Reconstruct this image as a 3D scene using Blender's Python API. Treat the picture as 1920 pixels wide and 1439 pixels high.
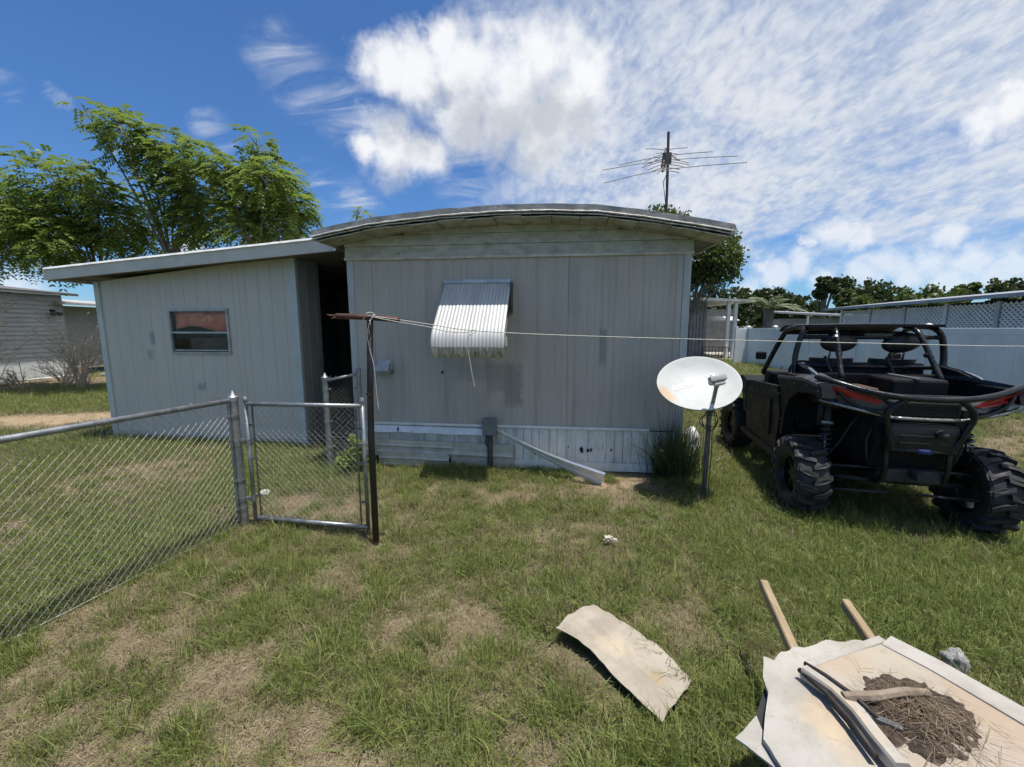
import bpy, math, random
import numpy as np
from mathutils import Vector, Matrix, noise as mnoise

random.seed(7)
np.random.seed(7)
R = math.radians
sc = bpy.context.scene
for _o in list(bpy.data.objects):
    bpy.data.objects.remove(_o)

# ------------------------------------------------------------------ camera
cam_d = bpy.data.cameras.new('camera')
cam_d.sensor_width = 36.0
cam_d.lens = 36.0 * 760.0 / 1920.0
cam_d.clip_start = 0.05
cam_d.clip_end = 2000.0
cam = bpy.data.objects.new('camera', cam_d)
sc.collection.objects.link(cam)
cam.location = (0, 0, 1.75)
cam.rotation_euler = (R(90 - 7.755), 0, 0)
sc.camera = cam

# ------------------------------------------------------------------ light
SUN_DIR = Vector((0.13, -0.09, 0.985)).normalized()      # towards the sun
SUN_EL = math.asin(SUN_DIR.z)
SUN_AZ = math.atan2(SUN_DIR.x, SUN_DIR.y)                 # clockwise from +Y
sun_d = bpy.data.lights.new('sun', 'SUN')
sun_d.energy = 3.25
sun_d.angle = R(0.53)
sun_d.color = (1.0, 0.955, 0.88)
sun = bpy.data.objects.new('sun', sun_d)
sc.collection.objects.link(sun)
sun.location = (0, 0, 30)
sun.rotation_euler = SUN_DIR.to_track_quat('Z', 'Y').to_euler()

sc.view_settings.view_transform = 'Standard'
sc.view_settings.look = 'None'
sc.view_settings.gamma = 1.0
sc.view_settings.exposure = 0.74
sc.view_settings.use_curve_mapping = False
sc.cycles.max_bounces = 5
sc.cycles.diffuse_bounces = 2
sc.cycles.glossy_bounces = 2
sc.cycles.transmission_bounces = 3
sc.cycles.transparent_max_bounces = 6
sc.cycles.use_denoising = True
sc.cycles.use_adaptive_sampling = True
sc.cycles.adaptive_threshold = 0.03

# ------------------------------------------------------------------ node helper
class NT:
    def __init__(self, tree):
        self.t = tree
        tree.nodes.clear()
    def n(self, typ, **kw):
        nd = self.t.nodes.new(typ)
        for k, v in kw.items():
            setattr(nd, k, v)
        return nd
    def put(self, sock, v):
        if isinstance(v, bpy.types.NodeSocket):
            self.t.links.new(v, sock)
        elif v is not None:
            if hasattr(sock.default_value, '__len__') and not hasattr(v, '__len__'):
                v = [v] * len(sock.default_value)
            if hasattr(v, '__len__') and len(v) == 3 and len(sock.default_value) == 4:
                v = (*v, 1)
            sock.default_value = v
    def m(self, op, a, b=None, c=None, clamp=False):
        nd = self.n('ShaderNodeMath', operation=op, use_clamp=clamp)
        for i, v in enumerate((a, b, c)):
            if v is not None:
                self.put(nd.inputs[i], v)
        return nd.outputs[0]
    def vm(self, op, a, b=None, out=0):
        nd = self.n('ShaderNodeVectorMath', operation=op)
        self.put(nd.inputs[0], a)
        if b is not None:
            if op == 'SCALE':
                self.put(nd.inputs[3], b)
            else:
                self.put(nd.inputs[1], b)
        return nd.outputs[out]
    def noise(self, vec=None, scale=5.0, detail=4.0, rough=0.55, dist=0.0, col=False, dim='3D'):
        nd = self.n('ShaderNodeTexNoise', noise_dimensions=dim)
        if vec is not None:
            self.put(nd.inputs['Vector'], vec)
        self.put(nd.inputs['Scale'], scale)
        self.put(nd.inputs['Detail'], detail)
        self.put(nd.inputs['Roughness'], rough)
        self.put(nd.inputs['Distortion'], dist)
        return nd.outputs['Color' if col else 'Fac']
    def mapr(self, v, a, b, c=0.0, d=1.0, smooth=True):
        nd = self.n('ShaderNodeMapRange', interpolation_type='SMOOTHSTEP' if smooth else 'LINEAR')
        nd.clamp = True
        self.put(nd.inputs[0], v)
        for i, q in enumerate((a, b, c, d)):
            self.put(nd.inputs[1 + i], q)
        return nd.outputs[0]
    def mix(self, f, a, b, mode='MIX'):
        nd = self.n('ShaderNodeMix', data_type='RGBA', blend_type=mode, clamp_factor=True)
        self.put(nd.inputs[0], f)
        self.put(nd.inputs[6], a)
        self.put(nd.inputs[7], b)
        return nd.outputs[2]
    def scalev(self, v, s):
        nd = self.n('ShaderNodeMapping')
        self.put(nd.inputs['Vector'], v)
        nd.inputs['Scale'].default_value = s
        return nd.outputs[0]
    def sep(self, v):
        nd = self.n('ShaderNodeSeparateXYZ')
        self.put(nd.inputs[0], v)
        return nd.outputs

# ------------------------------------------------------------------ sky
def pdir(x, y):
    """direction in the world of a point of the sky (measured angles)"""
    p = R(7.755); s, c = math.sin(p), math.cos(p)
    u = (x - 959.5) / 760.0; v = (y - 719.5) / 760.0
    return Vector((u, c - v * s, -s - v * c)).normalized()

world = bpy.data.worlds.new('World')
sc.world = world
world.use_nodes = True
world.cycles.sampling_method = 'MANUAL'
world.cycles.sample_map_resolution = 512
w = NT(world.node_tree)
tc = w.n('ShaderNodeTexCoord')
D = w.vm('NORMALIZE', tc.outputs['Generated'])
sky = w.n('ShaderNodeTexSky', sky_type='NISHITA', sun_disc=False)
sky.sun_elevation = SUN_EL
sky.sun_rotation = SUN_AZ
sky.altitude = 0
sky.air_density = 1.0
sky.dust_density = 0.25
sky.ozone_density = 3.0
skyc = w.mix(1.0, sky.outputs[0], (0.58, 0.90, 1.26), 'MULTIPLY')
dx, dy, dz = w.sep(D)
# high broken cloud sheet (mackerel sky) on the right of the view, projected onto a flat layer
inv = w.m('DIVIDE', 1.0, w.m('ADD', w.m('MAXIMUM', dz, 0.0), 0.34))
lay = w.n('ShaderNodeCombineXYZ')
w.put(lay.inputs[0], w.m('MULTIPLY', dx, inv)); w.put(lay.inputs[1], w.m('MULTIPLY', dy, inv))
LV = lay.outputs[0]
rot = w.n('ShaderNodeMapping')
w.put(rot.inputs['Vector'], LV)
rot.inputs['Rotation'].default_value = (0, 0, R(38))
rot.inputs['Scale'].default_value = (1.0, 0.7, 1.0)
RV = rot.outputs[0]
big = w.noise(LV, 2.2, 3, 0.5)
mid = w.noise(RV, 8.0, 4, 0.55, 0.25)
fin = w.noise(RV, 34.0, 4, 0.60, 0.3)
side = w.m('ADD', w.m('ADD', dx, w.m('MULTIPLY', w.m('SUBTRACT', big, 0.5), 0.35)), w.m('MULTIPLY', w.m('SUBTRACT', mid, 0.5), 0.28))
m_side = w.mapr(side, -0.12, 0.16)
m_el = w.mapr(w.m('ADD', dz, w.m('MULTIPLY', w.m('SUBTRACT', mid, 0.5), 0.14)), 0.07, 0.22)
cov = w.m('ADD', w.m('ADD', w.m('MULTIPLY', mid, 0.62), w.m('MULTIPLY', fin, 0.55)), w.m('MULTIPLY', big, 0.30))
sheet = w.m('ADD', w.m('MULTIPLY', w.mapr(cov, 0.46, 0.84), 0.54), w.m('MULTIPLY', w.mapr(big, 0.20, 0.52), 0.46))
sheet = w.m('MULTIPLY', w.m('MULTIPLY', sheet, w.m('MULTIPLY', m_side, m_el)), 0.93)
# faint veil with the sheet and wisps over the blue side
strk = w.n('ShaderNodeMapping'); w.put(strk.inputs['Vector'], LV)
strk.inputs['Rotation'].default_value = (0, 0, R(-52)); strk.inputs['Scale'].default_value = (1.6, 6.0, 1)
wn = w.noise(strk.outputs[0], 2.2, 6, 0.6, 0.8)
WARP = w.vm('SCALE', w.vm('SUBTRACT', w.noise(D, 11.0, 6, 0.65, 0.0, True), (0.5, 0.5, 0.5)), 0.085)
DW = w.vm('ADD', D, WARP)
WARP2 = w.vm('SCALE', w.vm('SUBTRACT', w.noise(D, 3.0, 3, 0.5, 0.0, True), (0.5, 0.5, 0.5)), 0.2)
DW2 = w.vm('ADD', D, WARP2)
def blobs(lst, vec):
    out = None
    for (x, y, r) in lst:
        c = pdir(x, y)
        dd = w.vm('DISTANCE', vec, tuple(c), out=1)
        k = 760.0 / (760.0 ** 2 + (x - 960) ** 2 + (y - 720) ** 2) ** 0.5
        v = w.m('SUBTRACT', 1.0, w.m('DIVIDE', dd, r / 760.0 * k))
        out = v if out is None else w.m('MAXIMUM', out, v)
    return out
wisp_m = w.mapr(blobs([(520, 115, 70), (580, 150, 85), (650, 195, 85), (720, 230, 70), (600, 350, 60), (660, 380, 60),
                       (15, 160, 30), (110, 185, 22), (400, 250, 50), (940, 40, 120), (880, 330, 90)], DW), 0.0, 0.8)
wisp = w.m('MULTIPLY', w.m('MULTIPLY', wisp_m, w.mapr(wn, 0.36, 0.74)), 0.62)
# piled-up cumulus: white where the light from above reaches, grey where cloud lies above it
BIGC = [(728, 128, 58), (785, 150, 75), (825, 85, 46), (875, 140, 88), (950, 145, 90), (1030, 122, 80),
        (1085, 140, 68), (1055, 195, 74), (940, 215, 84), (865, 220, 74), (735, 275, 66), (800, 285, 52), (690, 270, 38), (1000, 250, 72)]
SMALLC = [(1560, 445, 40), (1610, 442, 25), (1515, 458, 19), (1430, 497, 18), (1500, 502, 34), (1460, 520, 34), (1545, 528, 30), (1660, 502, 40), (1740, 494, 38),
          (1700, 512, 46), (1830, 486, 38), (1905, 494, 36), (1780, 437, 32), (1870, 518, 44), (1620, 525, 34), (1400, 548, 34), (1790, 524, 40),
          (20, 540, 55), (350, 462, 30), (500, 457, 32), (1900, 205, 44), (1850, 235, 32), (1915, 165, 28)]
cu = w.m('MAXIMUM', blobs(BIGC, DW), blobs(SMALLC, DW))
cn = w.noise(D, 15.0, 6, 0.58, 0.15)
bil = w.m('ABSOLUTE', w.m('SUBTRACT', w.noise(D, 9.0, 5, 0.55), 0.5))
edge = w.m('ADD', w.m('ADD', cu, w.m('MULTIPLY', w.m('SUBTRACT', cn, 0.5), 1.0)), w.m('MULTIPLY', w.m('SUBTRACT', 0.10, bil), 1.5))
cua = w.mapr(edge, -0.16, 0.80)
over = blobs(BIGC, w.vm('ADD', DW, (0.0, -0.035, 0.075)))
shade = w.mapr(w.m('ADD', w.m('ADD', over, w.m('MULTIPLY', w.m('SUBTRACT', cn, 0.5), 1.0)), w.m('MULTIPLY', w.m('SUBTRACT', bil, 0.1), 1.2)), -0.12, 0.80)
cucol = w.mix(w.m('MULTIPLY', shade, 0.80), (0.97, 0.98, 1.0), (0.50, 0.54, 0.61))
shcol = w.mix(w.mapr(cov, 0.6, 1.0), (0.72, 0.79, 0.90), (0.93, 0.955, 1.0))
bg_sky = w.n('ShaderNodeBackground'); w.put(bg_sky.inputs[0], skyc); bg_sky.inputs[1].default_value = 0.062
bg_sh = w.n('ShaderNodeBackground'); w.put(bg_sh.inputs[0], shcol); bg_sh.inputs[1].default_value = 0.53
bg_cu = w.n('ShaderNodeBackground'); w.put(bg_cu.inputs[0], cucol); bg_cu.inputs[1].default_value = 0.59
mx1 = w.n('ShaderNodeMixShader'); w.put(mx1.inputs[0], w.m('MAXIMUM', sheet, wisp)); w.put(mx1.inputs[1], bg_sky.outputs[0]); w.put(mx1.inputs[2], bg_sh.outputs[0])
mx2 = w.n('ShaderNodeMixShader'); w.put(mx2.inputs[0], w.m('MULTIPLY', cua, w.mapr(dz, 0.05, 0.40, 0.62, 0.97))); w.put(mx2.inputs[1], mx1.outputs[0]); w.put(mx2.inputs[2], bg_cu.outputs[0])
wo = w.n('ShaderNodeOutputWorld'); w.put(wo.inputs[0], mx2.outputs[0])

# ------------------------------------------------------------------ materials
MATS = {}
def pm(name, c1, c2=None, scale=4.0, rough=0.7, metal=0.0, bump=0.0, bscale=60.0, lo=0.35, hi=0.65, stretch=(1, 1, 1),
       c3=None, scale3=20.0, lo3=0.55, hi3=0.7, spec=0.5, detail=5):
    if name in MATS:
        return MATS[name]
    ma = bpy.data.materials.new(name); ma.use_nodes = True
    t = NT(ma.node_tree)
    o = t.n('ShaderNodeTexCoord').outputs['Object']
    v = t.scalev(o, stretch)
    b = t.n('ShaderNodeBsdfPrincipled'); out = t.n('ShaderNodeOutputMaterial')
    t.put(out.inputs[0], b.outputs[0])
    col = None
    if c2 is None:
        c2 = tuple(k * 0.8 for k in c1)
    f = t.mapr(t.noise(v, scale, detail, 0.6), lo, hi)
    col = t.mix(f, c1, c2)
    if c3 is not None:
        f3 = t.mapr(t.noise(v, scale3, 5, 0.65), lo3, hi3)
        col = t.mix(f3, col, c3)
    t.put(b.inputs['Base Color'], col)
    rr = t.mapr(t.noise(v, scale * 3, 3, 0.5), 0.3, 0.7, rough - 0.08, min(1, rough + 0.08))
    t.put(b.inputs['Roughness'], rr)
    b.inputs['Metallic'].default_value = metal
    b.inputs['Specular IOR Level'].default_value = spec
    if bump:
        bn = t.n('ShaderNodeBump'); bn.inputs['Strength'].default_value = bump; bn.inputs['Distance'].default_value = 0.01
        t.put(bn.inputs['Height'], t.noise(v, bscale, 4, 0.6))
        t.put(b.inputs['Normal'], bn.outputs[0])
    MATS[name] = ma
    return ma

# ------------------------------------------------------------------ mesh builder
class MB:
    def __init__(self):
        self.v = []; self.f = []
    def add(self, vs, fs):
        o = len(self.v)
        self.v.extend([tuple(p) for p in vs]); self.f.extend([tuple(i + o for i in f) for f in fs])
        return self
    def box(self, x0, x1, y0, y1, z0, z1):
        return self.add([(x0, y0, z0), (x1, y0, z0), (x1, y1, z0), (x0, y1, z0), (x0, y0, z1), (x1, y0, z1), (x1, y1, z1), (x0, y1, z1)],
                        [(0, 3, 2, 1), (4, 5, 6, 7), (0, 1, 5, 4), (1, 2, 6, 5), (2, 3, 7, 6), (3, 0, 4, 7)])
    def cbox(self, x0, x1, y0, y1, z0, z1, c=0.01):
        """box with chamfered edges"""
        import bmesh
        bm = bmesh.new()
        bmesh.ops.create_cube(bm, size=1.0)
        for q in bm.verts:
            q.co = Vector(((x0 + x1) / 2 + q.co.x * (x1 - x0), (y0 + y1) / 2 + q.co.y * (y1 - y0), (z0 + z1) / 2 + q.co.z * (z1 - z0)))
        bmesh.ops.bevel(bm, geom=bm.edges[:], offset=c, segments=2, affect='EDGES', profile=0.5)
        bm.verts.index_update()
        self.add([q.co for q in bm.verts], [[q.index for q in fc.verts] for fc in bm.faces])
        bm.free(); return self
    def xf(self, M, start=0):
        for i in range(start, len(self.v)):
            self.v[i] = tuple(M @ Vector(self.v[i]))
        return self
    def tube(self, pts, r, n=8, cap=True, closed=False):
        pts = [Vector(p) for p in pts]
        m = len(pts); rs = r if hasattr(r, '__len__') else [r] * m
        o = len(self.v); ref = None
        for i, p in enumerate(pts):
            if closed:
                d = pts[(i + 1) % m] - pts[i - 1]
            else:
                d = pts[min(i + 1, m - 1)] - pts[max(i - 1, 0)]
            d.normalize()
            if ref is None:
                ref = Vector((0, 0, 1)) if abs(d.z) < 0.9 else Vector((1, 0, 0))
            a = d.cross(ref)
            if a.length < 1e-5:
                a = d.orthogonal()
            a.normalize(); b = a.cross(d); b.normalize(); ref = b
            for k in range(n):
                th = 2 * math.pi * k / n
                self.v.append(tuple(p + (a * math.cos(th) + b * math.sin(th)) * rs[i]))
        segs = m if closed else m - 1
        for i in range(segs):
            i2 = (i + 1) % m
            for k in range(n):
                k2 = (k + 1) % n
                self.f.append((o + i * n + k, o + i * n + k2, o + i2 * n + k2, o + i2 * n + k))
        if cap and not closed:
            self.f.append(tuple(o + k for k in range(n))[::-1])
            self.f.append(tuple(o + (m - 1) * n + k for k in range(n)))
        return self
    def lathe(self, prof, n=24, axis='z', closed=True):
        """prof: list of (radius, height); revolve about an axis"""
        o = len(self.v); m = len(prof)
        for k in range(n):
            th = 2 * math.pi * k / n
            for (r, h) in prof:
                a, b = r * math.cos(th), r * math.sin(th)
                self.v.append({'z': (a, b, h), 'x': (h, a, b), 'y': (a, h, b)}[axis])
        for k in range(n):
            k2 = (k + 1) % n
            for i in range(m - 1):
                self.f.append((o + k * m + i, o + k2 * m + i, o + k2 * m + i + 1, o + k * m + i + 1))
        return self
    def prism(self, poly, a, b, axis='y'):
        """extrude a 2D polygon from a to b along an axis"""
        n = len(poly); o = len(self.v)
        for h in (a, b):
            for (p, q) in poly:
                self.v.append({'y': (p, h, q), 'x': (h, p, q), 'z': (p, q, h)}[axis])
        self.f.append(tuple(o + i for i in range(n))); self.f.append(tuple(o + n + i for i in reversed(range(n))))
        for i in range(n):
            j = (i + 1) % n
            self.f.append((o + i, o + n + i, o + n + j, o + j))
        return self
    def grid(self, fn, nu, nv, thick=None):
        """surface fn(i/nu, j/nv) -> point; with thickness vector -> closed sheet"""
        o = len(self.v)
        for i in range(nu + 1):
            for j in range(nv + 1):
                self.v.append(tuple(fn(i / nu, j / nv)))
        W = nv + 1
        for i in range(nu):
            for j in range(nv):
                self.f.append((o + i * W + j, o + (i + 1) * W + j, o + (i + 1) * W + j + 1, o + i * W + j + 1))
        if thick is not None:
            t = Vector(thick); o2 = len(self.v); cnt = (nu + 1) * (nv + 1)
            for k in range(cnt):
                self.v.append(tuple(Vector(self.v[o + k]) + t))
            for i in range(nu):
                for j in range(nv):
                    self.f.append((o2 + i * W + j, o2 + i * W + j + 1, o2 + (i + 1) * W + j + 1, o2 + (i + 1) * W + j))
            ring = [i * W for i in range(nu + 1)] + [nu * W + j for j in range(1, nv + 1)] + [i * W + nv for i in range(nu - 1, -1, -1)] + [j for j in range(nv - 1, 0, -1)]
            for k in range(len(ring)):
                a, b = ring[k], ring[(k + 1) % len(ring)]
                self.f.append((o + b, o + a, o2 + a, o2 + b))
        return self
    def mesh(self, name, fix=True):
        me = bpy.data.meshes.new(name)
        me.from_pydata(self.v, [], self.f)
        if fix:
            import bmesh
            bm = bmesh.new(); bm.from_mesh(me)
            bmesh.ops.recalc_face_normals(bm, faces=bm.faces[:])
            bm.to_mesh(me); bm.free()
        me.update()
        return me
    def build(self, name, mat=None, parent=None, smooth=False, fix=True, angle=None):
        me = self.mesh(name, fix)
        if mat is not None:
            me.materials.append(mat)
        if smooth or angle:
            me.polygons.foreach_set('use_smooth', [True] * len(me.polygons))
            if angle:
                me.set_sharp_from_angle(angle=R(angle))
        return link(name, me, parent)

COL = sc.collection
def link(name, data, parent=None):
    o = bpy.data.objects.new(name, data)
    COL.objects.link(o)
    if parent is not None:
        o.parent = parent
    return o
def tag(o, label=None, cat=None, group=None, kind=None):
    if label: o['label'] = label
    if cat: o['category'] = cat
    if group: o['group'] = group
    if kind: o['kind'] = kind
    return o
def thing(name, label, cat, loc=(0, 0, 0), rz=0.0, group=None):
    o = link(name, None)
    o.empty_display_size = 0.1
    o.location = loc; o.rotation_euler = (0, 0, rz)
    return tag(o, label, cat, group)

def interp(pts, s):
    xs = [p[0] for p in pts]; ys = [p[1] for p in pts]
    return float(np.interp(s, xs, ys))
def bez(pts, n):
    """smooth curve through points (Catmull-Rom)"""
    P = [Vector(p) for p in pts]; out = []
    P = [P[0] * 2 - P[1]] + P + [P[-1] * 2 - P[-2]]
    for i in range(1, len(P) - 2):
        for k in range(n):
            t = k / n; a, b, c, d = P[i - 1], P[i], P[i + 1], P[i + 2]
            out.append(0.5 * ((2 * b) + (c - a) * t + (2 * a - 5 * b + 4 * c - d) * t * t + (3 * b - a - 3 * c + d) * t ** 3))
    out.append(P[-2]); return out
def wob(x, y=0.0, z=0.0):
    return mnoise.noise(Vector((x, y, z)))

# tiled value noise for the lawn's patches
_LAT = np.random.RandomState(3).rand(128, 128)
def vnoise(x, y):
    x = np.asarray(x, float); y = np.asarray(y, float)
    xi = np.floor(x).astype(int); yi = np.floor(y).astype(int)
    fx = x - xi; fy = y - yi
    fx = fx * fx * (3 - 2 * fx); fy = fy * fy * (3 - 2 * fy)
    a = _LAT[xi % 128, yi % 128]; b = _LAT[(xi + 1) % 128, yi % 128]; c = _LAT[xi % 128, (yi + 1) % 128]; d = _LAT[(xi + 1) % 128, (yi + 1) % 128]
    return (a * (1 - fx) + b * fx) * (1 - fy) + (c * (1 - fx) + d * fx) * fy
def fbm(x, y, o=4):
    s = 0; a = 0.5; t = 0
    for k in range(o):
        s = s + a * vnoise(x * 2 ** k + 17.3 * k, y * 2 ** k + 5.1 * k); t += a; a *= 0.55
    return s / t
# =================================================================== GROUND
BARE = [(-0.46, 2.3, .24, .7), (-.68, 1.42, .22, .8), (-1.08, 1.47, .22, .6), (-2.39, 1.9, .4, .6), (-2.75, 2.35, .3, .5), (-2.5, 2.95, .22, .6), (-2.6, 2.6, .22, .6), (-2.42, 3.3, .2, .5), (-.2, 1.25, .16, .5), (.3, 1.9, .14, .4), (-1.5, 1.9, .18, .45), (-.9, 3.0, .2, .35), (-1.7, 1.5, .16, .5), (.5, 2.9, .16, .4), (1.9, 2.75, .18, .4), (-.05, 1.15, .14, .5), (-1.3, 2.6, .15, .35), (.09, 1.45, .18, .7), (-.15, 1.92, .28, .6),
        (1.12, 4.55, .42, 1.3), (1.5, 4.62, .3, 1.0), (-2.1, 3.8, .45, .75), (-1.5, 3.75, .3, .5), (0.0, 4.08, .32, .55), (-.6, 3.9, .25, .4), (-4.7, 4.7, .7, .55), (-3.6, 4.4, .5, .35),
        (-9.65, 7.5, .75, 1.2), (-8.8, 7.75, .7, 1.2), (-8.0, 8.0, .65, 1.2), (-10.6, 7.2, .8, 1.2), (-7.2, 8.3, .6, 1.0), (-11.6, 6.9, .8, 1.2),
        (-15.2, 12.3, 1.3, .9), (-14.5, 14.0, 1.5, .7), (-15.5, 10.5, 1.2, .8), (-13.5, 13.6, 1.0, .5),
        (6.7, 5.4, .6, .8), (7.8, 6.0, .7, .8), (9.0, 6.6, .7, .8), (.45, 1.15, .2, .5), (-1.9, 1.2, .4, .5), (2.2, 3.25, .3, .2), (.4, 3.3, .3, .3)]
LUSH = [(-2.7, 5.3, .7, .9), (-2.2, 4.7, .5, .6), (-3.4, 5.4, .5, .7), (2.9, 2.8, .8, .7), (1.7, 3.3, .6, .4), (-3.2, 3.0, .8, .6), (-3.4, 1.8, .6, .6), (-5.5, 5.6, .8, .7), (-6.5, 6.1, .8, .6), (5.5, 7.0, 1.6, .7),
        (1.2, 1.75, .35, .7), (.9, 1.4, .3, .6), (2.2, 1.8, .5, .6), (2.6, 2.3, .6, .6), (-9, 10, 2.0, .6), (-12, 9.5, 2, .6), (-11, 11, 2, .6), (-.45, 1.75, .25, .6), (-1.0, 1.9, .25, .6), (-.25, 3.0, .4, .4), (.25, 2.75, .4, .4),
        (2.3, 5.2, .6, .6), (1.9, 4.2, .4, .5), (-.2, 4.75, .35, .7), (.5, 4.7, .3, .5), (-.9, 4.85, .25, .4), (3.3, 3.2, 1.0, .5), (9, 14, 4, .5), (7.5, 9, 2.0, .5), (-1.6, 2.6, .3, .3), (-2.0, 3.2, .3, .4), (.6, 1.5, .2, .5), (4.5, 2.6, .8, .5)]
def lawn(x, y):
    """0 = bare thatch and soil ... 1 = lush green"""
    x = np.asarray(x, float); y = np.asarray(y, float)
    g = 0.72 + 0.50 * (fbm(x * 0.9 + 40, y * 0.9 + 11, 4) - 0.5) + 0.95 * (fbm(x * 3.3 + 7, y * 3.3 + 3, 3) - 0.5) + 0.8 * (fbm(x * 9 + 27, y * 9 + 13, 2) - 0.5)
    wx = x + 0.22 * (fbm(x * 3.1, y * 3.1 + 50, 3) - 0.5); wy = y + 0.22 * (fbm(x * 3.1 + 70, y * 3.1, 3) - 0.5)
    g = g - .07 * np.exp(-((x + .6) ** 2 / 4 + (y - 1.6) ** 2 / 1.6))
    for (a, b, r, k) in BARE:
        g = g - k * .75 * np.exp(-((wx - a) ** 2 + (wy - b) ** 2) / (r * r))
    for (a, b, r, k) in LUSH:
        g = g + k * 0.62 * np.exp(-((wx - a) ** 2 + (wy - b) ** 2) / (r * r))
    return np.clip(g, 0, 1)
def soil(x, y):
    """how much bright sandy soil shows"""
    x = np.asarray(x, float); y = np.asarray(y, float); g = 0 * x
    for (a, b, r, k) in BARE:
        if k > 0.79:
            g = g + (k - .45) * np.exp(-((x - a) ** 2 + (y - b) ** 2) / (r * r * .8))
    return np.clip(g, 0, 1)
def gz(x, y):
    x = np.asarray(x, float); y = np.asarray(y, float)
    return 0.05 * (fbm(x * 1.3, y * 1.3, 3) - 0.62) * np.clip(1.3 - np.hypot(x, y - 2) / 14, 0.25, 1) - 0.004

def graded(lim, fine, step, k):
    a = list(np.arange(0, fine, step)); d = step
    while a[-1] < lim:
        d *= k; a.append(a[-1] + d)
    return a
gx = graded(420, 8, 0.08, 1.09); gx = np.array(sorted(set([-q for q in gx] + gx)))
gy1 = graded(500, 8.5, 0.08, 1.09); gy2 = graded(40, 0.6, 0.2, 1.25)
gy = np.array(sorted(set([-q for q in gy2] + gy1)))
GX, GY = np.meshgrid(gx, gy, indexing='ij')
GZ = gz(GX, GY)
V = np.stack([GX.ravel(), GY.ravel(), GZ.ravel()], 1)
nx, ny = len(gx), len(gy)
I = np.arange(nx * ny).reshape(nx, ny)
Fq = np.stack([I[:-1, :-1].ravel(), I[1:, :-1].ravel(), I[1:, 1:].ravel(), I[:-1, 1:].ravel()], 1)
me = bpy.data.meshes.new('ground')
me.from_pydata(V.tolist(), [], Fq.tolist())
at = me.attributes.new('lawn', 'FLOAT', 'POINT'); at.data.foreach_set('value', lawn(GX, GY).ravel().astype(np.float32))
at = me.attributes.new('soil', 'FLOAT', 'POINT'); at.data.foreach_set('value', soil(GX, GY).ravel().astype(np.float32))
me.polygons.foreach_set('use_smooth', [True] * len(me.polygons))
ma = bpy.data.materials.new('ground'); ma.use_nodes = True
t = NT(ma.node_tree)
pos = t.n('ShaderNodeNewGeometry').outputs['Position']
aL = t.n('ShaderNodeAttribute', attribute_name='lawn').outputs['Fac']
aS = t.n('ShaderNodeAttribute', attribute_name='soil').outputs['Fac']
n1 = t.noise(pos, 35, 6, 0.7); n2 = t.noise(pos, 6, 5, 0.6); n3 = t.noise(pos, 160, 4, 0.7)
thatch = t.mix(t.mapr(n1, .35, .68), (.145, .112, .070), (.30, .240, .155))
thatch = t.mix(t.mapr(n3, .5, .75), thatch, (.36, .30, .21))
green = t.mix(t.mapr(n1, .35, .65), (.055, .085, .022), (.115, .130, .045))
c = t.mix(t.mapr(t.m('ADD', aL, t.m('MULTIPLY', t.m('SUBTRACT', n2, .5), .6)), .35, .8), thatch, green)
sand = t.mix(t.mapr(n1, .3, .7), (.33, .235, .14), (.46, .36, .24))
c = t.mix(t.mapr(t.m('ADD', aS, t.m('MULTIPLY', t.m('SUBTRACT', n2, .5), .5)), .3, .7), c, sand)
b = t.n('ShaderNodeBsdfPrincipled'); b.inputs['Roughness'].default_value = .95; b.inputs['Specular IOR Level'].default_value = .15
t.put(b.inputs['Base Color'], c)
bn = t.n('ShaderNodeBump'); bn.inputs['Strength'].default_value = .9; bn.inputs['Distance'].default_value = .02
t.put(bn.inputs['Height'], t.m('ADD', n1, t.m('MULTIPLY', n3, .6))); t.put(b.inputs['Normal'], bn.outputs[0])
t.put(t.n('ShaderNodeOutputMaterial').inputs[0], b.outputs[0])
me.materials.append(ma)
tag(link('ground', me), kind='structure')

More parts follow.
